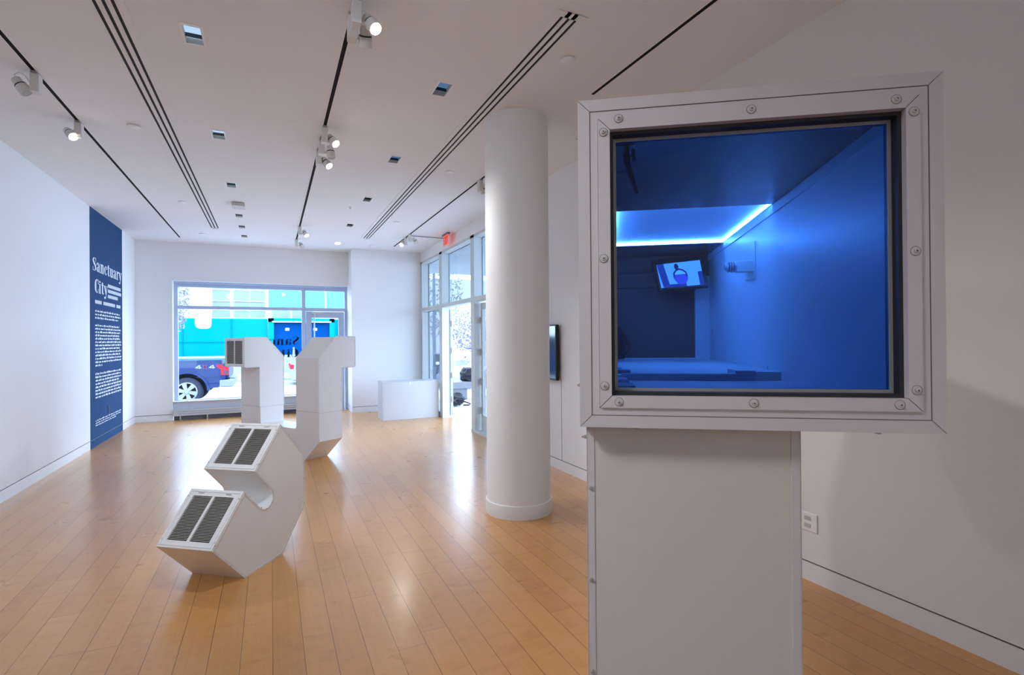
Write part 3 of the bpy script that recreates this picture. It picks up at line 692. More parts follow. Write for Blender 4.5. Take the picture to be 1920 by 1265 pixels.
# monitor
mo = thing('wall_monitor', 'small tilted black monitor glowing blue inside the viewing box', 'monitor', F @ V((.45, 1.70, .42)), th)
def quadslab(m, pts, t, mi=0):
    p = [F @ V(q) for q in pts]; n_ = (p[1]-p[0]).cross(p[3]-p[0]).normalized(); vs = p+[q-n_*t if n_.dot(BN) < 0 else q+n_*t for q in p]
    m.add(vs, [(0,1,2,3),(7,6,5,4),(0,4,5,1),(1,5,6,2),(2,6,7,3),(3,7,4,0)], mi)
TV = [(.3213, 1.72, .5946), (.5631, 1.72, .6144), (.5919, 1.66, .4496), (.3512, 1.66, .431)]
SC = [(.3401, 1.7145, .5687), (.5576, 1.7145, .5868), (.5713, 1.662, .4556), (.3592, 1.662, .4417)]
m = MB(); quadslab(m, TV, .03); m.build('bezel', BLACKP, mo)
def lerp4(q, a, c): return tuple((q[0][k]*(1-a)+q[1][k]*a)*(1-c)+(q[3][k]*(1-a)+q[2][k]*a)*c for k in range(3))
SC = [(p[0], lerp4(TV, .5, (0 if p[2] > .5 else 1))[1]-.004+(0), p[2]) for p in SC]
# keep the screen in the bezel plane, a hair in front
def on_tv(u, z):
    c = (.60-z)/(.60-.44); dd = 1.72-.06*((.6045+(u-.44)*.08-z)/.165)
    return (u, dd-.0035, z)
SC = [on_tv(p[0], p[2]) for p in SC]
m = MB()
def scr(x0, y0, x1, y1, dx=0, lift=0.):
    q = [lerp4(SC, a, c) for a, c in ((x0, y0), (x1, y0), (x1+dx, y1), (x0+dx, y1))]
    return [F @ (V(p)-V((0, lift, 0))) for p in q]
m.poly(scr(0, 0, 1, 1)); scn = m.build('screen', emis('screen_pale', (.60, .84, 1.), 2.4), mo)
m = MB(); m.poly(scr(0, 0, .16, 1, .06, .0006)); m.poly(scr(.9, .45, 1., 1, 0, .0006)); m.poly(scr(.1, .88, .6, 1, 0, .0006)); m.build('picture_dark_area', emis('screen_dark', (.12, .18, .5), 1.2), scn)
m = MB(); pts = []
for i in range(20):
    t_ = 2*PI*i/20; q = lerp4(SC, .50+.165*math.cos(t_), .60+.32*math.sin(t_)); pts.append(F @ (V(q)-V((0, .0009, 0))))
m.poly(pts); m.build('picture_figure', emis('screen_figure', (.35, .25, .85), 1.5), scn)
m = MB(); pts = []
for i in range(16):
    t_ = PI+PI*i/15; q = lerp4(SC, .50+.155*math.cos(t_), .50+.28*math.sin(t_)); pts.append(F @ (V(q)-V((0, .0012, 0))))
m.poly(pts); m.build('picture_shirt', emis('screen_shirt', (.66, .86, 1.), 2.8), scn)
m = MB(); pts = [F @ (V(lerp4(SC, .44+.05*math.cos(2*PI*i/12), .17+.13*math.sin(2*PI*i/12)))-V((0, .0015, 0))) for i in range(12)]
m.poly(pts); m.build('picture_hair', emis('screen_hair', (.06, .06, .2), .8), scn)
m = MB(); ar_ = [(.33, .62), (.34, .42), (.40, .30), (.48, .24), (.58, .30), (.65, .42), (.66, .60)]
for k in range(6):
    (xa, ya), (xb, yb) = ar_[k], ar_[k+1]
    q4 = [(xa, ya), (xb, yb), (xb+(.5-xb)*.22, yb+(.6-yb)*.22), (xa+(.5-xa)*.22, ya+(.6-ya)*.22)]
    m.poly([F @ (V(lerp4(SC, *q))-V((0, .0018, 0))) for q in q4])
m.build('picture_arms', emis('screen_arms', (.10, .14, .42), 1.1), scn)
m = MB(); a = F @ V((.47, 1.745, .53)); m.cyl(a, F @ V((.47, 1.868, .53)), .014); m.build('wall_bracket', BLACKP, mo)
m = MB(); m.tube([F @ V(q) for q in ((.40, 1.70, .432), (.44, 1.72, .405), (.50, 1.74, .408), (.545, 1.76, .44), (.55, 1.80, .47))], .003); m.build('cable', BLACKP, mo)
# wall lamp
wl = thing('wall_lamp', 'small pale wall fixture with a ribbed glass cap inside the viewing box', 'wall lamp', F @ V((UR, 1.05, .46)), th)
m = MB(); m.rbox((UR-.004, 1.012, .411), (UR, 1.10, .553), .001, 0, F); m.build('back_plate', IW, wl)
m = MB(); m.rbox((UR-.022, 1.03, .408), (UR-.004, 1.085, .475), .003, 0, F); m.rbox((UR-.066, 1.02, .437), (UR-.004, 1.06, .480), .003, 0, F); m.build('body', mat('fixture_cream', (.75, .74, .66), .4), wl)
m = MB(); c = F @ V((UR-.066, 1.04, .459)); m.lathe([(.020, 0), (.0205, .012), (.018, .030), (.012, .040), (0, .043)], c, -BU, 20); cap = m.build('glass_cap', mat('cap_glass', (.35, .42, .5), .12, 0, 1., noise=.4, nscale=160.), wl)
m = MB()
for k in range(3): m.lathe([(.0203, 0), (.0218, .0015), (.0203, .003)], c-BU*(.008+k*.009), -BU, 20)
m.build('rib', BLACKP, cap)
# arm modelled in place of a tripod-head reflection, backpack and small items
cl = thing('tripod_reflection', 'black jointed arm modelled for a tripod reflection at the top corner of the viewing box', 'clamp', F @ V((.09, .10, .62)), th)
def cp(x, y): # helper: picture-like offsets inside the box, metres (u, z) at depth .10
    return F @ V((x, .115, y))
m = MB(); m.rbox((.0700, .100, .6187), (.1240, .130, .6345), .003, 0, F); m.rbox((.096, .104, .630), (.108, .126, .6365), .001, 0, F); m.build('mount_bar', BLACKP, cl)
m = MB(); m.tube([cp(.1060, .630), cp(.1058, .606), cp(.1050, .603), cp(.1065, .585), cp(.1085, .577)], [.0058, .0058, .0082, .0075, .0060], 16); m.build('joint', BLACKP, cl)
m = MB(); m.lathe([(.0061, 0), (.0066, .001), (.0061, .002)], cp(.1090, .5735), V(cp(.1285, .511))-V(cp(.1110, .570)), 20); m.build('collar', mat('collar_steel', (.2, .2, .22), .4), cl)
m = MB(); m.tube([cp(.1085, .5775), cp(.1110, .568), cp(.1285, .511)], [.0065, .0066, .0040], 16); m.build('arm', BLACKP, cl)
m = MB(); m.tube([cp(.1205, .6145), cp(.1210, .612), cp(.1218, .588), cp(.1222, .585)], [.002, .0042, .0042, .002], 12); m.tube([cp(.108, .599), cp(.121, .599)], .0018, 8); m.build('tightening_knob', BLACKP, cl)
m = MB(); m.tube([cp(.070, .5612), cp(.105, .5632)], .0013, 8); m.build('lever', BLACKP, cl)
bp = thing('backpack', 'black backpack silhouette with a loose strap at the back of the viewing box', 'backpack', F @ V((.15, 1.70, .0765)), th)
m = MB()
prof = [(.075, .0765), (.172, .0765), (.174, .09), (.165, .104), (.150, .118), (.168, .122), (.172, .16), (.170, .205), (.160, .236), (.135, .256), (.10, .26), (.075, .255)]
m.prism(prof, F @ V((0, 1.68, 0)), BU, Z, BN*.07); m.build('bag_body', mat('black_cloth', (.006, .006, .008), .9), bp)
m = MB(); m.tube([F @ V(q) for q in ((.165, 1.67, .215), (.180, 1.67, .19), (.186, 1.67, .165), (.200, 1.67, .148), (.198, 1.67, .132), (.178, 1.67, .108), (.170, 1.67, .09))], .0055, 8)
m.tube([F @ V(q) for q in ((.183, 1.668, .163), (.172, 1.668, .14), (.155, 1.668, .112))], .004, 8); m.build('strap', mat('strap_black', (.006, .006, .008), .9), bp)
it = thing('storage_tub', 'small blue tub on the ledge in the corner inside the viewing box', 'tub', F @ V((.11, .66, .0695)), th)
m = MB(); m.rbox((.075, .63, .0697), (.140, .70, .082), .002, 0, F); m.rbox((.075, .70, .0697), (.118, .747, .083), .002, 0, F); m.build('tub_body', mat('tub_blue', (.10, .30, .42), .4), it)
it = thing('folded_cloth', 'small pale folded cloth lying in the corner on the viewing box floor', 'cloth', F @ V((.105, .45, .055)), th)
m = MB()
m.prism([(.09, .0), (.128, .0), (.120, .012), (.098, .0135), (.092, .008)], F @ V((0, .40, .0555)), BU, Z, BN*.10); m.build('cloth_fold', mat('cloth_pale', (.78, .8, .82), .8), it)
it = thing('flat_tray', 'dark flat tray at the bottom corner behind the blue glass', 'tray', F @ V((.1, .3, .055)), th)
m = MB(); m.rbox((.066, .26, .0552), (.131, .36, .0625), .001, 0, F); m.build('tray_body', mat('tray_grey', (.16, .18, .24), .5), it)

# ------------------------------------------------------------------ other room objects
p = thing('display_plinth', 'plain white rectangular plinth in front of the storefront sidelight', 'plinth', (2.43, 10.05, 0))
m = MB(); m.rbox((1.89, 9.80, 0), (2.972, 10.29, .717), .002); m.build('plinth_box', mat('plinth_white', (.55, .56, .58), .5, noise=.008), p)
m = MB(); m.box((2.395, 9.7985, .66), (2.425, 9.80, .712)); m.build('tag', LETTER, p)
tv = thing('wall_television', 'thin black flat-screen television on the white wall beside the column', 'television', (2.96, 5.67, 1.34))
m = MB(); m.rbox((2.935, 5.118, 1.03), (2.975, 6.24, 1.668), .006); m.build('casing', BLACKP, tv)
m = MB(); m.box((2.9335, 5.134, 1.05), (2.935, 6.224, 1.652)); m.build('screen', mat('tv_screen', (.02, .06, .16), .08, 0, 1., noise=.1), tv)
m = MB(); m.box((2.975, 5.4, 1.15), (XR, 5.95, 1.55)); m.build('wall_mount', BLACKP, tv)
o = thing('wall_outlet', 'small white outlet plate on the wall just behind the pedestal edge', 'outlet', (XR, 2.13, .35))
m = MB(); m.rbox((XR-.007, 2.07, .31), (XR, 2.19, .42), .002); m.build('cover_plate', TRIM, o)
for z in (.33, .375): m = MB(); m.box((XR-.009, 2.11, z), (XR-.007, 2.15, z+.025)); m.build('socket', mat('socket_grey', (.55, .55, .55), .4), o)

# ------------------------------------------------------------------ outside: street in front of the far window
CONC = mat('pale_concrete', (.50, .51, .51), .85, noise=.06, nscale=2.)
ASPH = mat('pale_asphalt', (.24, .25, .25), .9, noise=.08, nscale=3.)
m = MB(); m.box((-16, 12.05, -.20), (3.17, 15.3, -.03)); m.box((3.17, -4., -.20), (9., 15.3, -.03)); struct(m, 'sidewalk_pavement', CONC)
m = MB(); m.box((-24, -8., -.40), (30, 34, -.28)); struct(m, 'street', ASPH)
HC = mat('turquoise_hoarding', (.0, .19, .24), .9, spec=0., noise=.04, nscale=1.5)
HCD = mat('turquoise_edge', (.0, .13, .18), .9, spec=0.)
hb = thing('street_hoarding', 'long bright turquoise hoarding behind the blue pickup, between the mauve tree and the blue gate', 'hoarding', (0, 27, -.28))
hb2_ = thing('street_hoarding', 'turquoise hoarding glimpsed at the far edge of the glass door, past the blue gate', 'hoarding', (5.8, 27, -.28))
m = MB(); m.box((-9., 27.0, -.28), (-.14, 27.12, 2.57)); m.build('panel', HC, hb)
m = MB(); m.box((2.865, 27.0, -.28), (5.6, 27.12, 2.57)); m.build('panel', HC, hb2_)
m = MB(); m.box((3.0, 26.97, -.28), (3.04, 27., 2.57)); m.box((4.6, 26.97, -.28), (4.64, 27., 2.57)); m.build('batten', HCD, hb2_)
m = MB()
for x in (-7.4, -5.6, -3.55, -1.64): m.box((x-.02, 26.97, -.28), (x+.02, 27.0, 2.57))
m.box((-9, 26.97, 1.48), (-.14, 27., 1.5)); m.build('batten', HCD, hb)
m = MB(); m.box((-.12, 26.85, -.28), (.13, 27.1, 2.60)); m.box((2.62, 26.85, -.28), (2.85, 27.1, 2.60)); m.box((-.12, 26.85, 2.42), (2.85, 27.1, 2.60)); GP = m
BD = mat('blue_gate', (.0, .04, .17), .9, spec=0., noise=.05)
gt = thing('street_gate', 'deep blue double gate set in the turquoise hoarding', 'gate', (1.37, 27, -.28))
GP.build('gate_post', HC, gt)
for x0, x1 in ((.13, 1.36), (1.38, 2.62)):
    m = MB(); m.box((x0, 27.02, -.25), (x1, 27.08, 2.40)); g_ = m.build('gate_leaf', BD, gt)
    m = MB(); m.box(((x0+x1)/2-.12, 26.99, 2.02), ((x0+x1)/2+.05, 27.02, 2.14)); m.build('notice_plate', LETTER, g_)
m = MB(); m.box((.05, 26.8, 2.40), (2.7, 27.1, 2.47)); m.build('gate_header', mat('header_white', (.26, .28, .28), .5), gt)
fb = thing('street_building', 'overexposed white building with pale gridded windows above the hoarding', 'building', (0, 28, -.28))
BW = mat('building_white', (.45, .46, .46), .7, spec=.1, noise=.02)
PANE = mat('pale_window_glass', (.15, .20, .25), .5, 0, .15, noise=.2, nscale=1.)
m = MB(); m.box((-9, 27.5, -.28), (-.1, 33, 5.2)); m.build('facade', BW, fb)
for x0, x1 in ((-7.2, -6.2), (-5.7, -4.7), (-2.44, -1.73), (-1.57, -.93), (-.86, -.24)):
    for z0, z1 in ((2.62, 3.36), (3.42, 4.45)):
        m = MB(); m.box((x0, 27.44, z0), (x1, 27.5, z1)); wn = m.build('window', PANE, fb)
        m = MB(); m.box((x0-.04, 27.40, z0-.03), (x1+.04, 27.46, z0)); m.box((x0, 27.42, (z0+z1)/2-.02), (x1, 27.44, (z0+z1)/2+.02)); m.build('sash', BW, wn)
mb2 = thing('street_building', 'pale mint-green building block above the deep blue gate', 'building', (5, 28, -.28))
MINT = mat('mint_cladding', (.09, .24, .22), .8, spec=.04, noise=.03)
m = MB(); m.box((-.1, 27.5, 3.05), (5.6, 33, 5.2)); m.build('facade', MINT, mb2)
m = MB(); m.box((2.45, 27.45, 3.05), (2.53, 27.5, 5.2)); m.box((4.6, 27.45, 3.05), (4.68, 27.5, 5.2)); m.build('cladding_joint', BW, mb2)
m = MB(); m.box((-.1, 27.5, -.28), (5.6, 33, 3.05)); m.build('lower_wall', BW, mb2)
for x0, x1 in ((.05, .85), (.95, 1.9)):
    m = MB(); m.box((x0, 27.44, 2.62), (x1, 27.5, 3.02)); m.build('window', PANE, mb2)
# white barriers along the hoarding
proto = None
for i in range(6):
    x = -7.2+i*2.4
    if proto is None:
        t = thing('street_barrier', 'white concrete street barrier along the turquoise hoarding, partly behind the blue pickup', 'barrier', (x, 26.2, -.28), 0, 'white barriers along the hoarding'); proto = t
        m = MB(); m.prism([(-.3, 0), (.3, 0), (.3, .09), (.13, .35), (.09, 1.16), (-.09, 1.16), (-.13, .35), (-.3, .09)], (x-1.19, 26.2, -.28), (0, 1, 0), Z, (2.38, 0, 0)); m.build('barrier_body', mat('barrier_white', (.22, .24, .25), .7), t)
    else: copy_tree(proto, None, (x, 26.2, -.28), 0)

def rim_wheel(parent, c, ax, r, mt_t, mt_r, w=.26):
    c, ax = V(c), V(ax)
    m = MB(); m.lathe([(r*.66, -w/2), (r*.9, -w/2), (r, -w/2+.04), (r, w/2-.04), (r*.9, w/2), (r*.66, w/2)], c, ax, 36); tw = m.build('wheel', mt_t, parent)
    m = MB(); m.lathe([(r*.66, w/2-.005), (r*.62, w/2-.015), (r*.60, w/2-.09), (0, w/2-.10)], c, ax, 36, 1)
    m.lathe([(r*.67, w/2), (r*.60, w/2+.004), (r*.58, w/2-.03)], c, ax, 36, 0)
    a = V((0, 0, 1)); bb = ax.cross(a)
    for k in range(6):
        t_ = 2*PI*k/6+.3; d_ = a*math.cos(t_)+bb*math.sin(t_); e__ = ax.cross(d_)
        for sg in (-1, 1):
            m.add([c+ax*(w/2-.005)+d_*r*.12+e__*r*(.02*sg+.05), c+ax*(w/2-.005)+d_*r*.60+e__*r*(.09*sg+.04*sg), c+ax*(w/2-.012)+d_*r*.60+e__*r*(.09*sg+.10*sg), c+ax*(w/2-.012)+d_*r*.12+e__*r*(.02*sg-.05)], [(0, 1, 2, 3)], 0)
        m.add([c+ax*(w/2-.006)+d_*r*.1+e__*r*.1, c+ax*(w/2-.006)+d_*r*.61+e__*r*.14, c+ax*(w/2-.006)+d_*r*.61-e__*r*.14, c+ax*(w/2-.006)+d_*r*.1-e__*r*.1], [(0, 1, 2, 3)], 0)
    m.cyl(c+ax*(w/2-.01), c+ax*(w/2+.01), r*.17, r*.13, 18); m.build('rim', [mt_r, DARK], tw)
TYRE = mat('tyre_rubber', (.007, .011, .026), .8); RIM = mat('alloy_rim', (.2, .22, .24), .45, 0.)
# pickup truck parked at the kerb, tail towards the door
TB = mat('truck_blue', (.004, .018, .080), .45, spec=.12, noise=.02, coat=.5)
tk = thing('pickup_truck', 'blue pickup truck parked on the street outside the front window', 'pickup truck', (-4., 17.9, -.28))
Y0, GZ = 16.9, -.28
m = MB()
side = [(-1.30, .98), (-1.30, .845), (-1.17, .60), (-1.19, .42), (-1.33, .40), (-1.35, .21), (-1.64, .19)]
arch = [(-2.14+.52*math.cos(math.radians(a)), .125+.52*math.sin(math.radians(a))) for a in range(8, 180, 12)]
arch2 = [(-5.75+.50*math.cos(math.radians(a)), .125+.50*math.sin(math.radians(a))) for a in range(8, 180, 12)]
lowr = [(-2.68, .15), (-5.22, .15)]
front = [(-6.45, .15), (-6.6, .35), (-6.62, .80), (-6.4, .98), (-5.2, 1.08), (-5.15, 1.06), (-3.3, 1.06), (-3.28, .99)]
bodyp = side+arch+lowr+arch2+front
def bow(m, prof, O, depth, n=5, amt=.035):
    """sweep the profile across the vehicle with slightly bowed flanks"""
    pass
m.prism(bodyp, (0, Y0, 0), (1, 0, 0), Z, (0, 2.0, 0)); m.build('body', TB, tk)
m = MB(); m.prism([(-4.95, 1.06), (-4.35, 1.62), (-3.45, 1.64), (-3.30, 1.06)], (0, Y0+.1, 0), (1, 0, 0), Z, (0, 1.8, 0)); cab = m.build('cab', TB, tk)
m = MB(); m.prism([(-4.75, 1.10), (-4.30, 1.55), (-3.95, 1.56), (-3.95, 1.10)], (0, Y0+.095, 0), (1, 0, 0), Z, (0, 1.81, 0)); m.prism([(-3.88, 1.10), (-3.88, 1.56), (-3.5, 1.57), (-3.42, 1.10)], (0, Y0+.095, 0), (1, 0, 0), Z, (0, 1.81, 0)); m.build('side_window', mat('truck_glass', (.006, .01, .02), .3, 0, .3), cab)
m = MB(); m.box((-3.26, Y0-.012, .945), (-1.30, Y0+.02, .99)); m.box((-1.9, Y0-.008, .50), (-1.25, Y0, .515)); m.build('bed_rail', TB, tk)
m = MB(); pa = [(-2.14+.56*math.cos(math.radians(a)), .125+.56*math.sin(math.radians(a))) for a in range(0, 181, 10)]; pi_ = [(-2.14+.50*math.cos(math.radians(a)), .125+.50*math.sin(math.radians(a))) for a in range(180, -1, -10)]
for i in range(18):
    m.prism([pa[i], pa[i+1], pi_[17-i], pi_[18-i]], (0, Y0-.03, 0), (1, 0, 0), Z, (0, .1, 0))
m.build('fender_flare', TB, tk)
m = MB(); m.box((-2.7, Y0+.3, .1), (-1.6, Y0+1.7, .62)); m.box((-6.3, Y0+.3, .1), (-5.2, Y0+1.7, .62)); m.build('wheel_well', mat('wheel_well_dark', (.004, .006, .016), .9), tk)
for x in (-2.14, -5.75):
    rim_wheel(tk, (x, Y0+.14, .115), (0, -1, 0), .395, TYRE, RIM); rim_wheel(tk, (x, Y0+1.86, .115), (0, 1, 0), .395, TYRE, RIM)
TL = mat('tail_light_red', (.32, .012, .022), .4, 0, .2)
for yy in (Y0-.015, Y0+1.985):
    m = MB(); m.prism([(-1.42, .86), (-1.27, .86), (-1.24, .81), (-1.105, .78), (-1.10, .555), (-1.30, .555), (-1.30, .72), (-1.40, .79)], (0, yy, 0), (1, 0, 0), Z, (0, .03, 0)); lt = m.build('tail_light', TL, tk)
    m = MB(); m.box((-1.235, yy-.004, .575), (-1.11, yy+.03, .68)); m.build('reverse_lens', mat('lens_mauve', (.06, .015, .04), .4), lt)
m = MB(); m.rbox((-1.19, Y0+.06, .45), (-1.10, Y0+1.94, .97), .02); m.build('tailgate', TB, tk)
m = MB(); m.rbox((-1.34, Y0-.01, .21), (-.99, Y0+2.01, .42), .03); m.box((-1.10, Y0+.3, .42), (-.97, Y0+1.7, .47)); m.build('bumper', mat('chrome', (.16, .18, .2), .4, 0.), tk)
# 4X4 decal
m = MB(); DC = [m]
def seg2(x0, z0, x1, z1, w_, mi):
    d_ = V((x1-x0, z1-z0, 0)).normalized(); nx, nz = -d_.y*w_/2, d_.x*w_/2
    m.prism([(x0+nx, z0+nz), (x1+nx, z1+nz), (x1-nx, z1-nz), (x0-nx, z0-nz)], (0, Y0-.004, 0), (1, 0, 0), Z, (0, .003, 0), mi)
for ox in (-1.93, -1.60):
    seg2(ox+.11, .745, ox+.11, .845, .024, 0); seg2(ox, .775, ox+.15, .775, .022, 0); seg2(ox+.005, .775, ox+.11, .845, .022, 0)
seg2(-1.745, .745, -1.65, .845, .028, 1); seg2(-1.745, .845, -1.65, .745, .028, 1)
m.build('decal_lettering', [mat('decal_silver', (.26, .29, .33), .4), mat('decal_red', (.12, .008, .03), .4)], tk)

def make_car(name, label, loc, rz, paint, L=4.5):
    t = thing(name, label, 'car', loc, rz)
    M = Matrix.Translation(V(loc)) @ Matrix.Rotation(rz, 4, 'Z'); h_ = .89
    def P(m, prof, w0, w1, mi=0):   # prof in (x,z); tapered to width w1 at the top
        n = len(prof); z0 = min(p[1] for p in prof); z1 = max(p[1] for p in prof)
        def wd(z): return w0+(w1-w0)*(z-z0)/(z1-z0)
        vs = [M @ V((x, -wd(z), z)) for x, z in prof]+[M @ V((x, wd(z), z)) for x, z in prof]
        m.add(vs, [tuple(range(n)), tuple(range(n, 2*n))[::-1]]+[(i, n+i, n+(i+1) % n, (i+1) % n) for i in range(n)], mi)
    ar = lambda cx: [(cx+.36*math.cos(math.radians(a)), .31+.36*math.sin(math.radians(a))) for a in range(180, -1, -15)]
    m = MB(); prof = [(-L/2, .35), (-L/2+.05, .22)]+ar(-L/2+.85)+ar(L/2-.85)+[(L/2-.05, .22), (L/2, .38), (L/2-.03, .62), (L/2-.25, .78), (L/2-1.2, .92), (-L/2+.75, .97), (-L/2+.08, .92), (-L/2, .7)]
    P(m, prof, h_, h_-.06); m.build('body', paint, t)
    m = MB(); P(m, [(L/2-1.25, .90), (L/2-1.95, 1.38), (-L/2+1.35, 1.42), (-L/2+.62, .95)], h_-.10, h_-.26); cb = m.build('cabin', paint, t)
    m = MB(); P(m, [(L/2-1.42, .945), (L/2-1.98, 1.335), (0.06, 1.36), (.06, .955)], h_-.095, h_-.245); P(m, [(0, .955), (0, 1.36), (-L/2+1.40, 1.365), (-L/2+.80, .965)], h_-.095, h_-.245); m.build('side_window', mat('car_glass', (.04, .08, .11), .3, 0, .3), cb)
    for x in (-L/2+.85, L/2-.85):
        for sg in (-1, 1): rim_wheel(t, M @ V((x, sg*(h_-.10), .31)), M.to_3x3() @ V((0, sg, 0)), .31, TYRE, RIM, .2)
    for sg in (-1, 1):
        m = MB(); m.rbox((L/2-.22, sg*.55-.2, .62), (L/2-.02, sg*.55+.2, .74), .02, 0, M); m.build('headlight', mat('lamp_clear', (.15, .17, .2), .3, 0, .5), t)
        m = MB(); m.rbox((-L/2-.01, sg*.68-.19, .66), (-L/2+.14, sg*.68+.19, .84), .02, 0, M); m.build('tail_light', TL, t)
        m = MB(); m.rbox((L/2-1.62, sg*(h_+.03)-.09, .95), (L/2-1.5, sg*(h_+.03)+.09, 1.06), .02, 0, M); m.build('side_mirror', paint, t)
    m = MB(); P(m, [(-L/2+.3, .18), (L/2-.3, .18), (L/2-.4, .34), (-L/2+.4, .34)], h_-.15, h_-.1); m.build('underbody', DARK, t)
    return t
CW = mat('car_white', (.2, .21, .23), .3, noise=.02, coat=.3)
make_car('car', 'white car parked across the street, its red tail light showing between the duct arms', (2.95, 23.6, -.28), 0., CW)
make_car('car', 'white car parked outside the open storefront door, seen past the black bags', (7.35, 16.6, -.28), math.radians(200), mat('car_lilac_white', (.14, .145, .21), .3, noise=.02, coat=.3))
make_car('car', 'blue car behind the white one outside the open storefront door', (8.6, 20.6, -.28), math.radians(190), mat('car_blue', (.012, .035, .12), .3, noise=.02, coat=.3))

# tree and hanging banner across the street, seen in the window's upper corner
def tree(name, label, x, y, z0, z1, r, n, lm, trunk_m, tz=-.03, flat=1.):
    t = thing(name, label, 'tree', (x, y, tz))
    m = MB(); m.tube([(x, y, tz), (x+.03, y, tz+(z0-tz)*.5), (x-.02, y, z0+.2), (x+.05, y, (z0+z1)/2+.2)], [.07, .06, .05, .02], 10)
    for k in range(7):
        a = k*2.4; m.tube([(x, y, z0+.1*k), (x+r*.4*math.cos(a), y+r*.4*math.sin(a), z0+.12*k+.35), (x+r*.8*math.cos(a), y+r*.8*math.sin(a), z0+.14*k+.6)], [.028, .018, .006], 6)
    m.build('trunk', trunk_m, t)
    m = MB()
    for k in range(n):
        while True:
            q = V((rnd.uniform(-1, 1), rnd.uniform(-1, 1), rnd.uniform(-1, 1)))
            if .3 < q.length < 1: break
        c = V((x+q.x*r, y+q.y*r, (z0+z1)/2+q.z*(z1-z0)/2)); a = V((rnd.uniform(-1, 1), rnd.uniform(-1, 1), rnd.uniform(-1, 1))).normalized(); b_ = a.orthogonal().normalized(); s_ = rnd.uniform(.05, .10)
        m.add([c-a*s_, c+b_*s_*.5, c+a*s_, c-b_*s_*.5], [(0, 1, 2, 3)])
    m.build('foliage', lm, t)
LEAF1 = mat('pale_mauve_leaves', (.17, .17, .23), .7, noise=.4, nscale=4.)
LEAF2 = mat('pale_green_leaves', (.11, .16, .12), .7, noise=.3, nscale=3.)
LEAF3 = mat('mauve_blue_leaves', (.11, .11, .21), .7, noise=.4, nscale=3.)
BARK = mat('grey_bark', (.25, .22, .24), .9, noise=.3)
tree('street_tree', 'pale mauve street tree at the upper corner of the front window', -3.25, 22.0, 1.75, 4.3, .62, 900, LEAF1, BARK)
tree('street_tree', 'pale bluish street tree beyond the open storefront door', 9.2, 24.5, .9, 3.2, 1.5, 1500, LEAF3, BARK)
tree('street_tree', 'pale green street tree outside the storefront sidelight', 6.6, 22.5, 1.6, 6.5, 1.4, 1500, LEAF2, BARK)
hb2 = thing('street_banner', 'blank white banner hanging from a building bracket before the turquoise hoarding', 'banner', (-2.75, 25.6, 2.07))
m = MB(); m.prism([(-2.93, 4.3), (-2.93, 2.25), (-2.87, 2.12), (-2.75, 2.07), (-2.45, 2.07), (-2.35, 2.13), (-2.31, 2.25), (-2.31, 4.3)], (0, 25.6, 0), (1, 0, 0), Z, (0, .02, 0)); m.build('cloth', mat('banner_white', (.3, .31, .31), .8), hb2)
m = MB(); m.cyl((-2.62, 27.398, 4.45), (-2.62, 25.55, 4.45), .03, seg=12); m.cyl((-2.98, 25.61, 4.32), (-2.28, 25.61, 4.32), .018, seg=10); m.cyl((-2.62, 25.61, 4.32), (-2.62, 25.61, 4.46), .012, seg=8); m.build('pole', mat('pole_white', (.2, .21, .21), .5), hb2)
bo_ = thing('delineator_post', 'slim white post standing in front of the deep blue gate', 'post', (.93, 25.4, -.28))
m = MB(); m.lathe([(.14, 0), (.14, .05), (.05, .07), (.04, 1.5), (0, 1.52)], (.93, 25.4, -.28), seg=16); m.build('post_body', mat('post_white', (.22, .23, .23), .6), bo_)

# ------------------------------------------------------------------ outside the storefront
m = MB(); m.box((3.19, 4.2, 3.26), (6.3, 13.2, 3.42)); can = m.build('entrance_canopy', mat('canopy_soffit', (.55, .6, .64), .6)); tag(can, 'pale blue flat canopy over the pavement outside the storefront', 'canopy')
pm = thing('parking_meter', 'blue-grey parking meter on the pavement outside the sidelight', 'parking meter', (5.45, 18.2, -.03))
MET = mat('meter_grey', (.02, .04, .065), .4)
m = MB(); m.cyl((5.45, 18.2, -.28), (5.45, 18.2, .62), .05, seg=14); m.build('post', MET, pm)
m = MB(); m.rbox((5.33, 18.1, .55), (5.57, 18.3, 1.02), .04); hd = m.build('meter_head', MET, pm)
m = MB(); m.box((5.39, 18.095, .62), (5.51, 18.1, .72)); m.build('label_plate', LETTER, hd)
lp_ = thing('lamp_post', 'slim pale lamp post beyond the storefront sidelight', 'lamp post', (5.75, 19.5, -.28))
m = MB(); m.cyl((5.75, 19.5, -.28), (5.75, 19.5, 5.5), .07, .05, 14); m.build('pole', mat('post_pale', (.07, .1, .15), .6), lp_)
m = MB(); m.rbox((5.62, 18.9, 5.45), (5.88, 19.6, 5.55), .03); m.build('lantern', STEEL, lp_)
wb = thing('pavement_bench', 'low white concrete bench on the pavement outside the open door', 'bench', (4.9, 12.75, -.03))
BW2 = mat('bench_white', (.13, .135, .15), .6)
m = MB(); m.rbox((3.9, 12.50, .26), (6.1, 13.0, .43), .012); m.build('seat_slab', BW2, wb)
m = MB(); m.box((4.02, 12.58, -.03), (4.58, 12.92, .26)); m.build('support_block', BW2, wb)
m = MB(); m.box((5.4, 12.58, -.03), (5.9, 12.92, .26)); m.build('support_block', BW2, wb)
BAGM = mat('black_bag_cloth', (.002, .0025, .008), .75, noise=.6, nscale=14., bump=.6, bscale=14.)
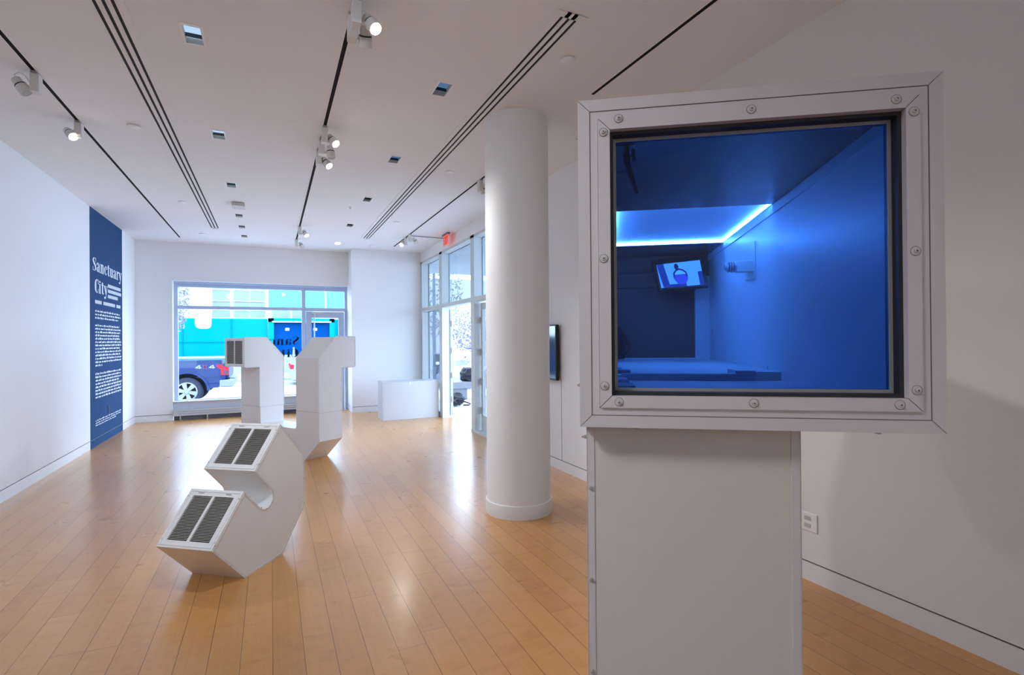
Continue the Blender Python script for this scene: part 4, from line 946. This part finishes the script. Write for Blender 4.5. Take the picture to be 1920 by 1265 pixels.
def lumpy(m, c, r, seed, fl=.0):
    import bmesh
    bm = bmesh.new(); bmesh.ops.create_icosphere(bm, subdivisions=3, radius=1.)
    rg = random.Random(seed); ph = [rg.uniform(0, 6) for _ in range(6)]
    for v in bm.verts:
        q = v.co; k = 1+.13*math.sin(5*q.x+ph[0])*math.sin(4*q.y+ph[1])+.09*math.sin(9*q.z+ph[2]+3*q.x)+.06*math.sin(13*q.y+ph[3])
        v.co = V((c[0]+q.x*k*r[0], c[1]+q.y*k*r[1], max(c[2]-r[2]*.8, c[2]+q.z*k*r[2])))
    bm.verts.index_update(); m.add([v.co.copy() for v in bm.verts], [tuple(v.index for v in f.verts) for f in bm.faces], 0, True); bm.free()
t = thing('backpack', 'black backpack slumped on the white bench outside the open door', 'backpack', (4.75, 12.72, .43))
m = MB(); lumpy(m, (4.68, 12.72, .595), (.24, .20, .20), 3); m.build('bag_body', BAGM, t)
m = MB(); m.tube([(4.80, 12.53, .62), (4.90, 12.46, .52), (4.92, 12.44, .36), (4.86, 12.44, .20), (4.80, 12.46, .14)], .045, 8); m.build('strap', BAGM, t)
t = thing('duffel_bag', 'black duffel bag heaped on the pavement just outside the open door', 'bag', (4.0, 11.7, -.03))
m = MB(); lumpy(m, (3.98, 11.80, .09), (.24, .20, .15), 5); m.build('bag_body', BAGM, t)
m = MB(); m.tube([(4.05, 11.62, .08), (4.18, 11.5, .03), (4.25, 11.46, .0), (4.17, 11.36, -.015), (4.06, 11.42, -.015)], .016, 8); m.build('strap', BAGM, t)
t = thing('cable_pile', 'loose dark coil of cloth and cable in front of the duffel bag', 'cable', (3.85, 11.4, -.03))
m = MB(); pts = []
for k in range(60):
    a = k*.55; rr = .10+.06*math.sin(k*1.7); pts.append((3.84+rr*math.cos(a)*1.1, 11.36+rr*math.sin(a)*.9, .0+.0022*k+.01*math.sin(k*2.3)))
m.tube(pts, .02, 7); m.build('coil', BAGM, t)
rb = thing('street_building', 'pale building far beyond the storefront doors', 'building', (18, 30, -.28))
m = MB(); m.box((8., 30., -.28), (22., 34, 5.2)); m.build('facade', BW, rb)
for x0 in (13.2, 15.6, 18.):
    m = MB(); m.box((x0, 29.95, 1.4), (x0+1.3, 30., 3.4)); m.build('window', PANE, rb)

# ------------------------------------------------------------------ light
wd = bpy.data.worlds.new('sky'); scene.world = wd; wd.use_nodes = True
bg = wd.node_tree.nodes['Background']; bg.inputs['Color'].default_value = (.57, .745, 1., 1); bg.inputs['Strength'].default_value = 10.6
def portal(loc, rot, sx, sy):
    li = bpy.data.lights.new('portal', 'AREA'); li.shape = 'RECTANGLE'; li.size = sx; li.size_y = sy; li.cycles.is_portal = True
    o = bpy.data.objects.new('daylight_portal', li); COL.objects.link(o); o.location = loc; o.rotation_euler = rot
portal((-.1, 12.06, 1.4), (-PI/2, 0, 0), 3.3, 2.7)
portal((3.2, 8.75, 1.6), (0, PI/2, 0), 3.2, 4.9)
# unseen spots added as fill: some wash the back wall, some face inward
def lamp(name, loc, to, power, size, soft, colr):
    li = bpy.data.lights.new(name, 'SPOT'); li.energy = power; li.spot_size = math.radians(size); li.spot_blend = 1.; li.shadow_soft_size = soft; li.color = colr
    o = bpy.data.objects.new(name, li); COL.objects.link(o); o.location = loc; o.rotation_euler = (V(to)-V(loc)).to_track_quat('-Z', 'Y').to_euler()
NEUT = (.85, .98, 1.15)
for x in (-1.51, -.9, -.3, .3): lamp('wall_wash_fill', (x, -1.1, 3.3), (x-.3, -3.2, 1.6), 50., 110, .05, NEUT)
lamp('room_fill_spot', (-1.51, .4, 3.3), (.4, 4.4, .5), 150., 95, .09, (.83, .97, 1.12))
lamp('room_fill_spot', (.447, 2.2, 3.3), (-.5, 5.6, .3), 138., 84, .07, (.83, .97, 1.12))
lamp('room_fill_spot', (-1.51, .72, 3.3), (.9, .9, 1.2), 145., 38, .32, (.94, .97, 1.03))
# ------------------------------------------------------------------ camera
cam = bpy.data.cameras.new('camera'); co = bpy.data.objects.new('camera', cam); COL.objects.link(co)
cam.sensor_fit = 'HORIZONTAL'; cam.sensor_width = 36.; cam.lens = 970./1920*36.; cam.clip_end = 200.; cam.clip_start = .05
co.location = (0, 0, 1.5); co.rotation_euler = (PI/2+math.radians(.24), .0078, -math.radians(24.98))
scene.camera = co
vs = scene.view_settings; vs.view_transform = 'Standard'; vs.look = 'None'; vs.exposure = .15; vs.gamma = 1.; vs.use_curve_mapping = False
scene.cycles.max_bounces = 10; scene.cycles.diffuse_bounces = 5; scene.cycles.glossy_bounces = 3; scene.cycles.adaptive_threshold = .025; scene.cycles.transparent_max_bounces = 16; scene.cycles.sample_clamp_indirect = 8.
